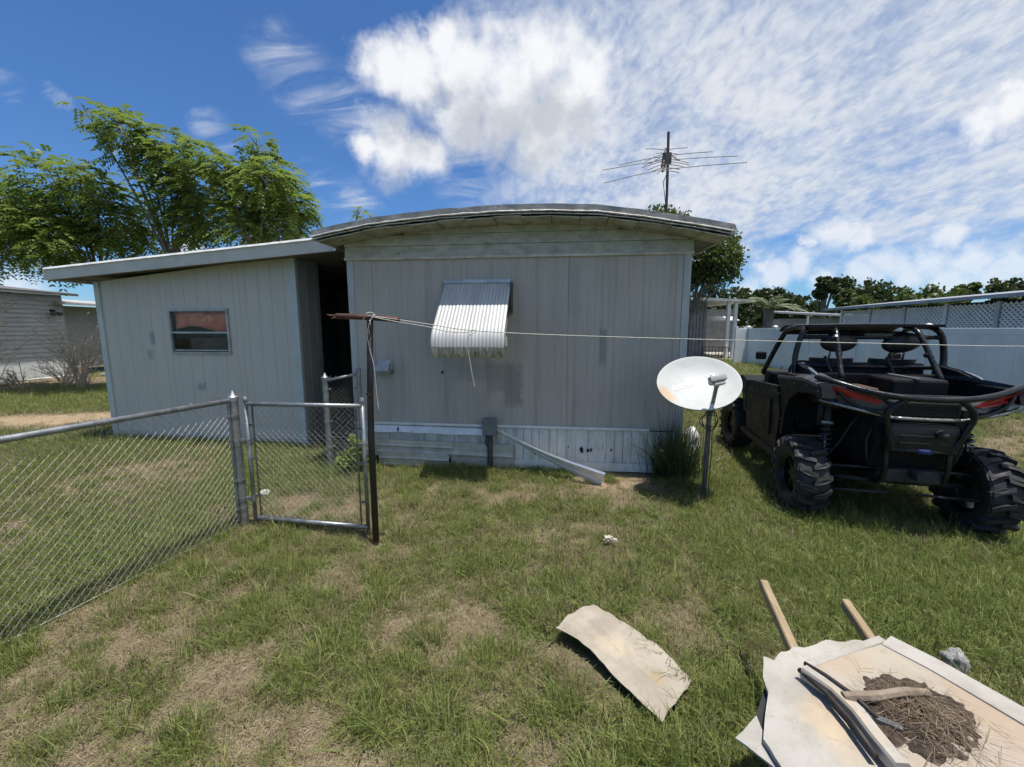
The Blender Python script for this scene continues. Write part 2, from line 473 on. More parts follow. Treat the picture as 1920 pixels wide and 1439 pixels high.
# =================================================================== MATERIALS OF THE HOUSES
def wall_mat(name, base, dirt, green, stains=(), streak=1.0):
    """painted metal siding, weathered in vertical streaks; stains = boxes (x, z, half w, half h, colour, strength)"""
    ma = bpy.data.materials.new(name); ma.use_nodes = True
    t = NT(ma.node_tree)
    o = t.n('ShaderNodeTexCoord').outputs['Object']
    sx, sy, sz = t.sep(o)
    v = t.scalev(o, (9, 9, .5)); v2 = t.scalev(o, (26, 26, .9)); v3 = t.scalev(o, (2, 2, .8))
    c = t.mix(t.mapr(t.noise(v3, 1.0, 4, .6), .35, .7), base, green)
    c = t.mix(t.m('MULTIPLY', t.mapr(t.noise(v, 1.0, 5, .62), .46, .78), .75 * streak), c, dirt)
    c = t.mix(t.m('MULTIPLY', t.mapr(t.noise(v2, 1.0, 3, .6), .5, .75), .45 * streak), c, tuple(k * .72 for k in base))
    nz = t.m('SUBTRACT', t.noise(o, 9, 5, .65), .5)
    for (x, z, hw, hh, col, st) in stains:
        ax = t.m('DIVIDE', t.m('ABSOLUTE', t.m('SUBTRACT', sx, x)), hw); az = t.m('DIVIDE', t.m('ABSOLUTE', t.m('SUBTRACT', sz, z)), hh)
        d = t.m('ADD', t.m('MAXIMUM', ax, az), t.m('MULTIPLY', nz, .8))
        c = t.mix(t.m('MULTIPLY', t.mapr(d, .65, 1.05, 1, 0), st), c, col)
    b = t.n('ShaderNodeBsdfPrincipled'); t.put(b.inputs['Base Color'], c)
    t.put(b.inputs['Roughness'], t.mapr(t.noise(v, 1, 3, .5), .3, .7, .5, .72))
    b.inputs['Specular IOR Level'].default_value = .35
    bn = t.n('ShaderNodeBump'); bn.inputs['Strength'].default_value = .5; bn.inputs['Distance'].default_value = .012
    t.put(bn.inputs['Height'], t.noise(t.scalev(o, (1, 1, .55)), 4, 3, .5)); t.put(b.inputs['Normal'], bn.outputs[0])
    t.put(t.n('ShaderNodeOutputMaterial').inputs[0], b.outputs[0])
    return ma
M_HOME = wall_mat('home_siding', (.445, .408, .372), (.295, .264, .230), (.39, .368, .335),
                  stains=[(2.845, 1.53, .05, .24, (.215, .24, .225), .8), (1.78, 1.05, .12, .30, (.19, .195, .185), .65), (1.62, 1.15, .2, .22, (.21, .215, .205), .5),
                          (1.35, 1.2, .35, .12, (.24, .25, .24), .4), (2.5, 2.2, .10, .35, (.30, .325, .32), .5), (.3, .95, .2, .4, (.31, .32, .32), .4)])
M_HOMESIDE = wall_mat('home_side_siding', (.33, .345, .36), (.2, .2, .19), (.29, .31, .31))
M_SHED = wall_mat('shed_siding', (.525, .498, .462), (.42, .392, .358), (.49, .475, .445), stains=[(-2.45, 1.6, .05, .12, (.24, .26, .27), .7), (-2.52, 1.35, .06, .08, (.27, .29, .3), .6)], streak=.35)
M_SHEDTRIM = pm('shed_trim', (.50, .54, .54), (.43, .46, .46), 3, .6)
M_TRIM = pm('weathered_trim', (.46, .455, .40), (.33, .325, .27), 5, .6, c3=(.22, .21, .16), scale3=9, lo3=.56, hi3=.74, stretch=(1, 1, 2))
M_SOFF = pm('soffit', (.46, .44, .36), (.31, .29, .21), 5, .7, c3=(.17, .14, .09), scale3=7, lo3=.52, hi3=.72)
M_ROOFM = pm('roof_metal', (.33, .32, .33), (.22, .21, .215), 6, .5, .3, bump=.2, bscale=30, c3=(.13, .115, .10), scale3=8, lo3=.5, hi3=.75)
M_ROOFEDGE = pm('roof_edge', (.36, .345, .335), (.25, .235, .225), 9, .6, .1, bump=.3, bscale=40, c3=(.42, .40, .38), scale3=16, lo3=.6, hi3=.75)
M_DRIP = pm('drip_edge', (.60, .58, .55), (.40, .37, .33), 14, .6, .05, c3=(.22, .19, .15), scale3=22, lo3=.55, hi3=.68)
M_WHITE = pm('white_metal', (.72, .73, .73), (.60, .61, .60), 4, .45, .1, c3=(.38, .37, .33), scale3=11, lo3=.6, hi3=.75)
M_SKIRT = pm('skirting', (.68, .68, .65), (.54, .54, .50), 5, .6, c3=(.27, .26, .22), scale3=10, lo3=.57, hi3=.75, stretch=(1.5, 1, .5))
M_DARK = pm('dark_void', (.012, .012, .012), (.02, .02, .02), 5, .9)
M_ALU = pm('aluminium', (.50, .51, .52), (.36, .37, .38), 8, .42, .75)
M_GALV = pm('galvanized', (.36, .37, .38), (.24, .25, .26), 14, .48, .75, c3=(.2, .19, .17), scale3=25, lo3=.62, hi3=.8)
M_WIRE = pm('fence_wire', (.42, .42, .40), (.28, .28, .265), 20, .5, .6)
M_WOODG = pm('grey_wood', (.36, .33, .28), (.24, .21, .17), 6, .8, stretch=(1, 6, 6))
def glass_mat(name, col=(.02, .022, .025), rough=.05):
    if name in MATS: return MATS[name]
    ma = bpy.data.materials.new(name); ma.use_nodes = True
    t = NT(ma.node_tree)
    tr = t.n('ShaderNodeBsdfTransparent'); tr.inputs[0].default_value = (.95, .96, .96, 1)
    gl = t.n('ShaderNodeBsdfGlossy'); gl.inputs['Roughness'].default_value = rough; gl.inputs[0].default_value = (.8, .85, .9, 1)
    lw = t.n('ShaderNodeLayerWeight'); lw.inputs[0].default_value = .5
    mx = t.n('ShaderNodeMixShader'); t.put(mx.inputs[0], t.m('ADD', t.m('MULTIPLY', t.m('POWER', lw.outputs['Facing'], 4.0), .4), .02)); t.put(mx.inputs[1], tr.outputs[0]); t.put(mx.inputs[2], gl.outputs[0])
    t.put(t.n('ShaderNodeOutputMaterial').inputs[0], mx.outputs[0]); MATS[name] = ma
    return ma
M_GLASS = glass_mat('window_glass')

def grooved(mb, x0, x1, ztop, z0, pitch, gw, gd, y=0.0, thick=.02):
    """vertical siding panel with recessed grooves; ztop(x) gives the upper edge"""
    xs = [(x0, y)]
    k = math.ceil((x0 + gw) / pitch)
    while k * pitch < x1 - gw:
        g = k * pitch
        xs += [(g - gw, y), (g - gw * .35, y + gd), (g + gw * .35, y + gd), (g + gw, y)]; k += 1
    xs.append((x1, y))
    n = len(xs); o = len(mb.v)
    for (x, yy) in xs: mb.v.append((x, yy, z0))
    for (x, yy) in xs: mb.v.append((x, yy, ztop(x)))
    for i in range(n - 1): mb.f.append((o + i, o + i + 1, o + n + i + 1, o + n + i))
    # return edges and back so that the panel has thickness
    mb.add([(x0, y, z0), (x1, y, z0), (x1, y + thick, z0), (x0, y + thick, z0), (x0, y, ztop(x0)), (x1, y, ztop(x1)), (x1, y + thick, ztop(x1)), (x0, y + thick, ztop(x0))],
           [(0, 3, 2, 1), (4, 5, 6, 7), (1, 2, 6, 5), (2, 3, 7, 6), (3, 0, 4, 7)])
    return mb

# =================================================================== MOBILE HOME
HA = R(-6.5)
home = thing('mobile_home', 'grey mobile home with bowed roof, ribbed metal siding and white skirting', 'mobile home', (-1.75, 5.14, 0), HA)
HL, HR, HD = -0.30, 3.80, 13.0
ROOF = [(-.51, 2.84), (-.15, 2.905), (.24, 2.965), (1.04, 3.03), (1.69, 3.052), (2.2, 3.047), (2.71, 3.02), (3.15, 2.96), (3.69, 2.865), (4.09, 2.785)]
rtop = lambda s: interp(ROOF, s)
rsof = lambda s: interp(ROOF, s) - .105
for i, (a, bq) in enumerate([(-.215, .02), (.02, 1.215), (1.215, 2.43), (2.43, 3.64), (3.64, 3.715)]):
    dy = (.0, .003, .0, .003, .0)[i]
    grooved(MB(), a + .0015, bq - .0015, lambda x: 2.585, .53, .0762, .004, .0022, dy).build('wall_panel', M_HOME, home)
for a, bq in ((HL, -.216), (3.716, HR)):
    MB().cbox(a, bq, -.008, .03, .02 if a > 0 else .02, 2.585, .006).build('corner_trim', pm('corner_trim', (.44, .46, .47), (.35, .365, .37), 4, .55, stretch=(1, 1, .4)), home)
# inner shell: sides, back, and a core behind the panels
MB().box(HL + .004, HR - .004, .035, .06, .04, 2.9).build('front_core', M_DARK, home)
grooved(MB(), .0, HD, lambda x: 2.80, .45, .0762, .007, .007, 0).xf(Matrix.Translation((HR, .03, 0)) @ Matrix.Rotation(R(90), 4, 'Z')).build('side_wall', M_HOMESIDE, home)
grooved(MB(), -HD, .0, lambda x: 2.84, .45, .0762, .007, .007, 0).xf(Matrix.Translation((HL, .03, 0)) @ Matrix.Rotation(R(-90), 4, 'Z')).build('side_wall', M_HOMESIDE, home)
MB().box(HL, HR, HD + .03, HD + .08, .05, 2.8).build('back_wall', M_HOMESIDE, home)
MB().box(HR - .05, HR - .01, .05, HD, 0, .46).build('side_skirting', M_SKIRT, home)
MB().box(HL + .01, HL + .05, .05, HD, 0, .46).build('side_skirting', M_SKIRT, home)
# upper lap siding, one piece per course, cut to the bow of the roof
def course(z0, z1, y_out, name='siding_course', mat=M_TRIM):
    xs = [s for s in np.linspace(HL - .01, HR + .01, 60) if min(z1, rsof(s) - .002) > z0 + .006]
    mb = MB(); n = len(xs)
    for s in xs: mb.v.append((s, -y_out, z0))
    for s in xs:
        zt = min(z1, rsof(s) - .002); mb.v.append((s, -y_out * (1 - .75 * (zt - z0) / (z1 - z0)), zt))
    for s in xs: mb.v.append((s, .03, min(z1, rsof(s) - .002)))
    for s in xs: mb.v.append((s, .03, z0))
    for i in range(n - 1):
        for k in range(4):
            k2 = (k + 1) % 4
            mb.f.append((k * n + i, k * n + i + 1, k2 * n + i + 1, k2 * n + i))
    mb.f.append((0, n, 2 * n, 3 * n)); mb.f.append((n - 1, 4 * n - 1, 3 * n - 1, 2 * n - 1))
    return mb.build(name, mat, home)
course(2.606, 2.735, .020); course(2.738, 2.862, .020); course(2.865, 2.99, .020)
mb = MB(); mb.grid(lambda u, v: (HL - .015 + u * (HR - HL + .03), -.030 - .004 * math.sin(v * math.pi), 2.577 + v * .027 + .003 * wob(u * 9)), 40, 2, (0, .055, 0)); mb.build('siding_trim', pm('light_trim', (.58, .57, .51), (.40, .39, .33), 6, .5), home)
# roof
def roofpt(u, y, dz=0.0):
    s = -.51 + u * 4.60
    return (s, y, rtop(s) + dz)
mb = MB(); mb.grid(lambda u, v: roofpt(u, -.355 + v * (HD + .7), .012), 46, 1, (0, 0, -.045)); mb.build('roof', M_ROOFM, home, angle=35)
mb = MB(); mb.grid(lambda u, v: roofpt(u, -.372 + .006 * wob(u * 25, v * 3), .018 - v * .078 + .006 * wob(u * 14, 3.0)), 90, 3, (0, .016, 0)); mb.build('roof_edge', M_ROOFEDGE, home, angle=35)
for k, (zz, yy, rr) in enumerate([(-.052, -.378, .0085), (-.079, -.371, .0065)]):
    pts = []
    for i in range(120):
        u = i / 119; p = roofpt(u, yy, zz)
        amp = .008 if 8 < i < 60 else .004
        pts.append((p[0], p[1] + .005 * wob(u * 40, k), p[2] + amp * wob(u * 32, k * 5 + 2)))
    MB().tube(pts, [rr * (1 + .5 * wob(i * .5, k)) for i in range(120)], 5).build('drip_edge', M_DRIP, home)
MB().box(4.055, 4.10, -.38, HD + .3, 2.70, 2.79).build('eave_fascia', pm('eave_fascia', (.40, .385, .39), (.28, .27, .27), 5, .5), home)
MB().box(-.52, -.48, -.33, HD + .3, 2.76, 2.825).build('eave_fascia', MATS['eave_fascia'], home)
# soffit boards under the front overhang, one by one
sx = -.46; rnd = random.Random(4)
while sx < 4.0:
    wd = rnd.uniform(.26, .33); x1 = min(sx + wd, 4.05)
    dz0 = rnd.uniform(-.012, .004); dz1 = rnd.uniform(-.012, .004)
    f = lambda u, v, a=sx, bq=x1, d0=dz0, d1=dz1: (a + .004 + u * (bq - a - .008), -.352 + v * .35, rsof(a + u * (bq - a)) + (1 - v) * (d0 + (d1 - d0) * u) + .004 * wob(u * 3, v * 3, a * 7))
    MB().grid(f, 4, 4, (0, 0, .012)).build('soffit_panel', M_SOFF, home); sx = x1
MB().grid(lambda u, v: (HR + .02 + u * .25, -.3 + v * (HD + .5), 2.735 - u * .03), 1, 1, (0, 0, .012)).build('side_soffit', pm('side_soffit', (.22, .21, .2), (.14, .13, .12), 5, .7), home)
# belt rail and skirting
MB().cbox(HL, 3.42, -.024, -.004, .522, .556, .006).build('belt_rail', M_WHITE, home)
f = lambda u, v: (-.12 + u * 1.56, -.032 - .045 * v - .004 * wob(u * 8, v), .517 - .012 * u - v * (.075 + .012 * wob(u * 5)))
MB().grid(f, 30, 3, (0, .012, 0)).build('belt_flashing', M_WHITE, home, angle=40)
sx = HL + .02; rnd = random.Random(9)
while sx < 3.78:
    wd = rnd.choice((.10, .12, .15, .18, .11)); x1 = min(sx + wd, 3.79)
    th = rnd.uniform(-.004, .012); tl = rnd.uniform(-.012, .006)
    g = rnd.uniform(.002, .006)
    f = lambda u, v, a=sx, bq=x1, q=th, w_=tl, gg=g: (a + gg + u * (bq - a - gg), .004 - q * v - w_ * u + (.006 if u in (0, 1) else 0), .10 + v * .415)
    MB().grid(f, 3, 2, (0, .01, 0)).build('skirting_panel', M_SKIRT, home); sx = x1
MB().box(HL, 3.79, .034, .044, 0, .515).build('skirting_backing', M_DARK, home)
MB().grid(lambda u, v: (1.75 + u * 2.0, -.018 - .012 * v + .005 * wob(u * 7), .115 - v * .10 + .006 * wob(u * 11, 4)), 24, 2, (0, .012, 0)).build('skirting_base', M_SKIRT, home)
for (x, z, r_) in ((2.62, .27, .035), (2.70, .265, .022), (2.74, .275, .020), (2.98, .28, .016), (2.14, .23, .014), (2.46, .30, .010), (.31, .475, .016), (.315, .50, .009), (2.05, .20, .012)):
    rr = random.Random(int(x * 100)); pts = []
    for k in range(9):
        th = 2 * math.pi * k / 9; q = r_ * rr.uniform(.6, 1.25); pts.append((x + q * math.cos(th) * .8, z + q * math.sin(th) * 1.2))
    MB().prism(pts, -.020 if z < .45 else -.085, -.0165 if z < .45 else -.07).build('rust_hole', M_DARK, home)
MB().lathe([(0, -.0055), (.014, -.0055), (.016, -.004), (.016, 0)], 14, 'y').xf(Matrix.Translation((.885, 0, 1.205))).build('screw_hole', M_DARK, home)
# dryer vent hood on the wall
vent = MB().cbox(.06, .24, -.02, .0, 1.18, 1.36, .006).build('wall_vent', pm('vent_plastic', (.42, .43, .44), (.33, .34, .34), 9, .45), home)
mb = MB(); mb.grid(lambda u, v: (.065 + u * .17, -.022 - .10 * math.sin(v * math.pi * .55), 1.355 - v * .13), 6, 8, (0, .006, -.004)); mb.build('hood', MATS['vent_plastic'], vent, angle=40)
mb = MB(); mb.box(.045, .26, -.115, -.105, 1.19, 1.225); mb.box(.045, .055, -.115, -.02, 1.18, 1.24); mb.box(.25, .26, -.115, -.02, 1.18, 1.24); mb.build('flap', pm('vent_dark', (.22, .22, .22), (.15, .15, .15), 9, .5), vent)
# window behind the awning
win = MB().box(1.0, 1.70, -.02, .0, 2.23, 2.26).box(1.0, 1.70, -.02, .0, 1.5, 1.53).box(1.0, 1.03, -.02, .0, 1.53, 2.23).box(1.67, 1.70, -.02, .0, 1.53, 2.23).build('window', M_ALU, home)
MB().box(1.03, 1.67, -.012, -.008, 1.53, 2.23).build('pane', pm('dark_pane', (.03, .035, .04), (.04, .045, .05), 3, .1), win)
# awning: rounded metal slats side by side, curled at the foot
M_AWN = pm('awning_slat', (.56, .555, .54), (.46, .455, .44), 3, .5, .1, stretch=(2, .6, .6), c3=(.44, .42, .36), scale3=9, lo3=.6, hi3=.8)
M_AWNF = pm('awning_foot', (.62, .615, .60), (.42, .40, .34), 6, .55, .1, c3=(.17, .155, .12), scale3=14, lo3=.48, hi3=.66, stretch=(3, 1, .6))
AP = [(-.012, 2.30), (-.20, 2.115), (-.40, 1.915), (-.56, 1.755), (-.615, 1.69), (-.64, 1.62), (-.642, 1.55)]
AP2 = [(-.642, 1.551), (-.628, 1.50), (-.60, 1.462), (-.56, 1.44)]
awn = MB().box(.945, 1.755, -.05, -.002, 2.285, 2.325).build('awning', M_ALU, home)
def slat(mb, prof, x0, x1, e0=0., e1=0.):
    nn = 6; o = len(mb.v); m_ = len(prof)
    for off in (0, -.004):
        for i, (y, z) in enumerate(prof):
            a = prof[max(i - 1, 0)]; c_ = prof[min(i + 1, m_ - 1)]
            dy, dz = c_[0] - a[0], c_[1] - a[1]; L = math.hypot(dy, dz); ny, nz = -dz / L, dy / L
            if ny > 0: ny, nz = -ny, -nz
            ex = e1 if i == m_ - 1 else 0
            for k in range(nn + 1):
                u = k / nn; h = .007 * math.sin(u * math.pi) ** .6 + off
                mb.v.append((x0 + u * (x1 - x0), y + ny * h, z + nz * h - ex))
    W = nn + 1; N = m_ * W
    for i in range(m_ - 1):
        for k in range(nn):
            mb.f.append((o + i * W + k, o + i * W + k + 1, o + (i + 1) * W + k + 1, o + (i + 1) * W + k))
            mb.f.append((o + N + i * W + k, o + N + (i + 1) * W + k, o + N + (i + 1) * W + k + 1, o + N + i * W + k + 1))
    return mb
ns = 20; sw = .80 / ns; rnd = random.Random(2)
for k in range(ns):
    x0 = .95 + k * sw
    s_ = slat(MB(), AP, x0, x0 + sw - .001).build('slat', M_AWN, awn, smooth=True, fix=False)
    slat(MB(), AP2, x0, x0 + sw - .001, 0, rnd.uniform(-.003, .007)).build('slat_foot', M_AWNF, awn, smooth=True, fix=False)
for x in (.955, 1.742):
    MB().tube([(x, -.02, 2.0), (x, -.30, 1.86), (x, -.60, 1.55)], .008, 6).build('arm', pm('arm_dark', (.08, .08, .085), (.05, .05, .05), 9, .5), awn)
MB().box(1.752, 1.775, -.10, -.004, 1.93, 2.29).build('side_channel', MATS['arm_dark'], awn)
MB().box(1.752, 1.772, -.60, -.55, 1.56, 1.66).build('bracket', M_WHITE, awn)

# =================================================================== SHED
SA = R(-8.0)
shed = thing('shed', 'pale grey panelled shed with sloping white-edged roof and small sliding window', 'shed', (-3.04, 5.86, 0), SA)
szt = lambda x: 2.765 + .095 * x
SL = -3.36; SD = 3.7
for a, bq in ((SL + .09, -2.14), (-2.14, -.92), (-.92, -.125)):
    mb = MB()
    if a == -2.14:      # the panel with the window opening: pieces left, above, below, right
        grooved(mb, -2.14 + .002, -2.10, szt, .0, .2032, .006, .006, 0); grooved(mb, -2.10, -1.13, lambda x: 1.395, .0, .2032, .006, .006, 0)
        grooved(mb, -2.10, -1.13, szt, 2.015, .2032, .006, .006, 0); grooved(mb, -1.13, -.92 - .002, szt, .0, .2032, .006, .006, 0)
    else:
        grooved(mb, a + .002, bq - .002, szt, .0, .2032, .006, .006, 0)
    mb.build('wall_panel', M_SHED, shed)
MB().box(SL, SL + .088, -.02, .03, 0, szt(SL)).build('corner_board', M_SHEDTRIM, shed)
MB().box(-.122, .0, -.02, .03, 0, szt(-.1)).build('corner_board', M_SHEDTRIM, shed)
grooved(MB(), .032, .52, lambda x: 2.77, 0, .2032, .006, .006, 0).xf(Matrix.Rotation(R(90), 4, 'Z')).build('side_wall', pm('shed_side_shade', (.33, .32, .30), (.26, .25, .235), 3, .7, stretch=(1, 1, .3)), shed)  # darker copy of the siding colour, standing in for shade on this side
M_RECESS = pm('recess_shade', (.20, .19, .175), (.14, .135, .125), 3, .9)  # recess added to make the passage go dark, its shade deepened by colour
MB().box(-1.6, -.025, .50, .53, 0, 2.70).build('dark_recess_wall', M_RECESS, shed)
MB().box(-1.6, -1.57, .53, SD, 0, 2.62).build('dark_recess_wall', M_RECESS, shed)
MB().box(-1.57, 1.25, SD - .05, SD - .02, 0, 2.75).build('dark_recess_wall', M_RECESS, shed)
MB().box(-1.57, .80, .53, SD, .0, .02).build('dark_recess_floor', M_RECESS, shed)
grooved(MB(), -SD, -.035, lambda x: szt(SL), 0, .2032, .006, .006, 0).xf(Matrix.Translation((SL, 0, 0)) @ Matrix.Rotation(R(-90), 4, 'Z')).build('side_wall', M_SHED, shed)
MB().box(SL, 1.3, SD + .01, SD + .06, 0, 2.95).build('back_wall', M_SHED, shed)
# fascia, gutter lip and roof sheet
f0 = lambda s: 2.695 + .0653 * s          # bottom of the fascia at the front overhang
xl, xr = -3.80, .80
mb = MB(); mb.add([(xl, -.315, f0(xl)), (xr, -.315, f0(xr)), (xr, -.315, f0(xr) + .165), (xl, -.315, f0(xl) + .155), (xl, -.285, f0(xl)), (xr, -.285, f0(xr)), (xr, -.285, f0(xr) + .165), (xl, -.285, f0(xl) + .155)],
                  [(0, 1, 2, 3), (5, 4, 7, 6), (4, 5, 1, 0), (3, 2, 6, 7), (1, 5, 6, 2), (4, 0, 3, 7)])
mb.build('fascia_board', pm('fascia_paint', (.54, .52, .485), (.47, .45, .42), 3, .55), shed)
mb = MB(); mb.grid(lambda u, v: (xl + .03 + u * (xr - xl - .03), -.335 + .02 * v, f0(xl + u * (xr - xl)) + .150 + .012 * u + .030 * v + .003 * wob(u * 30)), 60, 2, (0, .03, 0)); mb.build('roof_edge', pm('roof_edge_white', (.70, .70, .68), (.55, .55, .52), 8, .5, c3=(.2, .19, .17), scale3=12, lo3=.58, hi3=.72), shed)
mb = MB(); mb.grid(lambda u, v: (xl + u * (xr + .05 - xl), -.31 + v * (SD + .5), f0(xl + u * (xr - xl)) + .178), 12, 1, (0, 0, -.03)); mb.build('roof', pm('roof_white', (.62, .62, .60), (.5, .5, .48), 5, .5, .2), shed)
mb = MB(); mb.grid(lambda u, v: (xl + .01 + u * (xr - xl), -.28 + v * (SD + .4), f0(xl + u * (xr - xl)) + .03 + .02 * (1 - u)), 12, 1, (0, 0, .01)); mb.build('ceiling', pm('shed_ceiling', (.16, .15, .135), (.11, .10, .09), 4, .8), shed)
MB().box(xl, xl + .03, -.285, SD, f0(xl), f0(xl) + .15).build('side_fascia', MATS['fascia_paint'], shed)
# sliding window
win = MB().box(-2.115, -1.115, -.028, .01, 2.0, 2.035).box(-2.115, -1.115, -.028, .01, 1.372, 1.40).box(-2.115, -2.083, -.028, .01, 1.40, 2.0).box(-1.147, -1.115, -.028, .01, 1.40, 2.0).build('window', pm('window_frame', (.42, .43, .43), (.30, .31, .31), 8, .4, .6), shed)
MB().box(-2.083, -1.147, -.018, .004, 1.675, 1.70).build('meeting_rail', M_ALU, win)
MB().box(-2.075, -1.155, -.012, .006, 1.415, 1.432).build('lower_rail', M_ALU, win)
MB().box(-2.085, -1.145, -.004, .0, 1.70, 2.0).build('pane', M_GLASS, win)
MB().box(-2.085, -1.145, .006, .010, 1.40, 1.675).build('pane', M_GLASS, win)
M_CURT = pm('red_curtain', (.50, .13, .085), (.62, .24, .14), 3, .9, c3=(.68, .42, .24), scale3=4, lo3=.58, hi3=.7)
MB().grid(lambda u, v: (-2.08 + u * .93, .05 + .012 * math.sin(u * 26 + 3 * v), 2.0 - v * (.27 - .05 * math.sin(u * 5))), 60, 4, (0, .003, 0)).build('curtain', M_CURT, win, smooth=True)
MB().box(-2.2, -1.05, .36, .38, 1.3, 2.1).build('room_wall', pm('room_wall', (.06, .055, .05), (.04, .04, .04), 3, .9), win)
MB().box(-2.0, -1.25, .20, .24, 1.42, 1.60).build('shelf_box', pm('shelf_box', (.14, .12, .10), (.09, .08, .07), 5, .8), win)
# small louvred vent
vt = MB().cbox(-1.735, -1.625, -.016, .0, .83, .94, .004).build('vent', pm('vent_grey', (.43, .45, .46), (.36, .38, .39), 6, .5), shed)
for k in range(5):
    MB().box(-1.725, -1.635, -.024, -.016, .845 + k * .019, .853 + k * .019).build('louvre', MATS['vent_grey'], vt)
# =================================================================== CHAIN LINK FENCES
def chain(mb, L, z0, z1, d=.057, r=.0015, x0=0.0, x1=None, topspikes=True):
    """diamond mesh in the local xz plane from x=0 to L; every wire a woven zigzag"""
    h = d / 2
    rows = int((z1 - z0) / h)
    nw = int(L / d)
    for i in range(nw + 1):
        for sgn in (1,):
            pts = []
            for k in range(rows + 1):
                x = i * d + (h if k % 2 else 0) ; 
                y = .0022 * (1 if k % 2 else -1)
                pts.append((min(max(x, 0), L), y, z0 + k * h))
            if topspikes:
                pts.append((min(pts[-1][0] + .006, L), .004, z0 + (rows + .75) * h))
            mb.tube(pts, r, 4, cap=False)
            pts = []
            for k in range(rows + 1):
                x = i * d + (h if k % 2 else d)
                y = .0022 * (1 if k % 2 else -1)
                pts.append((min(max(x, 0), L), -y, z0 + k * h))
            if topspikes:
                pts.append((min(pts[-1][0] + .004, L), -.004, z0 + (rows + .7) * h))
            mb.tube(pts, r, 4, cap=False)
    return mb
def post_mesh(h, r, cap='cone'):
    mb = MB()
    prof = [(r, -.1), (r, h)]
    if cap == 'cone':
        prof += [(r * 1.22, h), (r * 1.22, h + .035), (r * .75, h + .05), (r * .35, h + .075), (0, h + .092)]
    else:
        prof += [(r * 1.15, h), (r * 1.15, h + .02), (r * .8, h + .034), (0, h + .04)]
    mb.lathe([(0, -.1)] + prof, 14)
    return mb
def band(mb, x, y, z, r, hgt=.022, ear=None):
    st = len(mb.v)
    mb.lathe([(r, z - hgt / 2), (r + .004, z - hgt / 2), (r + .004, z + hgt / 2), (r, z + hgt / 2)], 14)
    mb.xf(Matrix.Translation((x, y, 0)), st)
    if ear is not None:
        st = len(mb.v); mb.cbox(r, r + .03, -.005, .005, z - hgt / 2, z + hgt / 2, .002); mb.tube([(r + .018, -.014, z), (r + .018, .014, z)], .005, 6)
        mb.xf(Matrix.Translation((x, y, 0)) @ Matrix.Rotation(ear, 4, 'Z'), st)
    return mb
FD = math.atan2(-1.43, -.42)
fence = thing('chain_link_fence', 'galvanized chain-link fence running along the left edge of the yard', 'fence', (-2.41, 3.45, 0), FD)
post_mesh(1.13, .037).build('post', M_GALV, fence, angle=35)
post_mesh(1.12, .028).xf(Matrix.Translation((3.1, 0, 0))).build('post', M_GALV, fence, angle=35)
MB().tube([(.03, 0, 1.135), (1.1, 0, 1.145), (2.2, 0, 1.15), (3.4, 0, 1.15), (4.4, 0, 1.15)], .021, 12).build('top_rail', M_GALV, fence, smooth=True)
mb = MB(); mb.box(.048, .058, -.008, .008, .06, 1.11); mb.build('tension_bar', M_GALV, fence)
for z in (.16, .42, .75, 1.0):
    band(MB(), 0, 0, z, .0375, .022, 0.0).build('tension_band', M_GALV, fence)
for xx in (.35, .95, 1.55, 2.15):
    MB().tube([(xx, -.024, 1.10), (xx + .004, -.025, 1.15), (xx + .006, 0, 1.175), (xx + .004, .025, 1.15), (xx, .022, 1.10)], .0022, 4).build('tie_wire', M_WIRE, fence)
tag(chain(MB(), 4.3, .02, 1.175).xf(Matrix.Translation((.052, 0, 0))).build('chain_mesh', M_WIRE, fence, fix=False), kind='stuff')
MB().tube([(.05, 0, .03), (1.2, .01, .02), (2.4, -.01, .02), (4.3, 0, .02)], .0026, 4).build('bottom_wire', M_WIRE, fence)

# gate
GDr = math.atan2(-.16, 1.17)
gate = thing('chain_link_gate', 'low chain-link walk gate in a galvanized pipe frame beside the black pole', 'gate', (-2.41, 3.45, 0), GDr)
gp = lambda s, z: (s, 0, z)
gl, gr_ = .115, 1.185
MB().tube([gp(gl, .02), gp(gl, 1.135)], .017, 10).build('stile', M_GALV, gate, smooth=True)
MB().tube([gp(gr_, .03), gp(gr_, 1.15)], .017, 10).build('stile', M_GALV, gate, smooth=True)
for s_, zz in ((gl, 1.135), (gr_, 1.15)):
    MB().lathe([(.017, zz), (.022, zz), (.022, zz + .018), (.013, zz + .032), (0, zz + .036)], 12).xf(Matrix.Translation((s_, 0, 0))).build('cap', M_GALV, gate, angle=40)
MB().tube([gp(gl, 1.105), gp(gr_, 1.115)], .018, 10).build('top_rail', M_GALV, gate, smooth=True)
MB().tube([gp(gl + .03, .075), gp(gr_, .055)], .021, 10).build('bottom_rail', M_GALV, gate, smooth=True)
for s_ in (gl + .06, gr_ - .06):
    MB().box(s_ - .005, s_ + .005, -.006, .006, .08, 1.09).build('tension_bar', pm('dark_bar', (.12, .12, .115), (.2, .2, .19), 9, .5, .6), gate)
    for z in (.28, .62, .92):
        a = gl if s_ < .6 else gr_
        MB().box(min(a, s_), max(a, s_), -.004, .004, z - .009, z + .009).build('tension_clip', MATS['dark_bar'], gate)
for z in (.25, .78):
    hg = band(MB(), gl, 0, z, .018, .03, R(180)); band(hg, 0, 0, z, .038, .03, 0.0); hg.build('hinge', M_GALV, gate)
mb = MB(); mb.tube([(gr_ - .02, -.03, .80), (gr_ + .03, -.035, .80), (gr_ + .035, .03, .80), (gr_ - .02, .03, .80)], .006, 6); mb.build('latch', M_GALV, gate)
tag(chain(MB(), gr_ - gl - .12, .09, 1.09, r=.0016, topspikes=False).xf(Matrix.Translation((gl + .06, 0, 0))).build('chain_mesh', M_WIRE, gate, fix=False), kind='stuff')

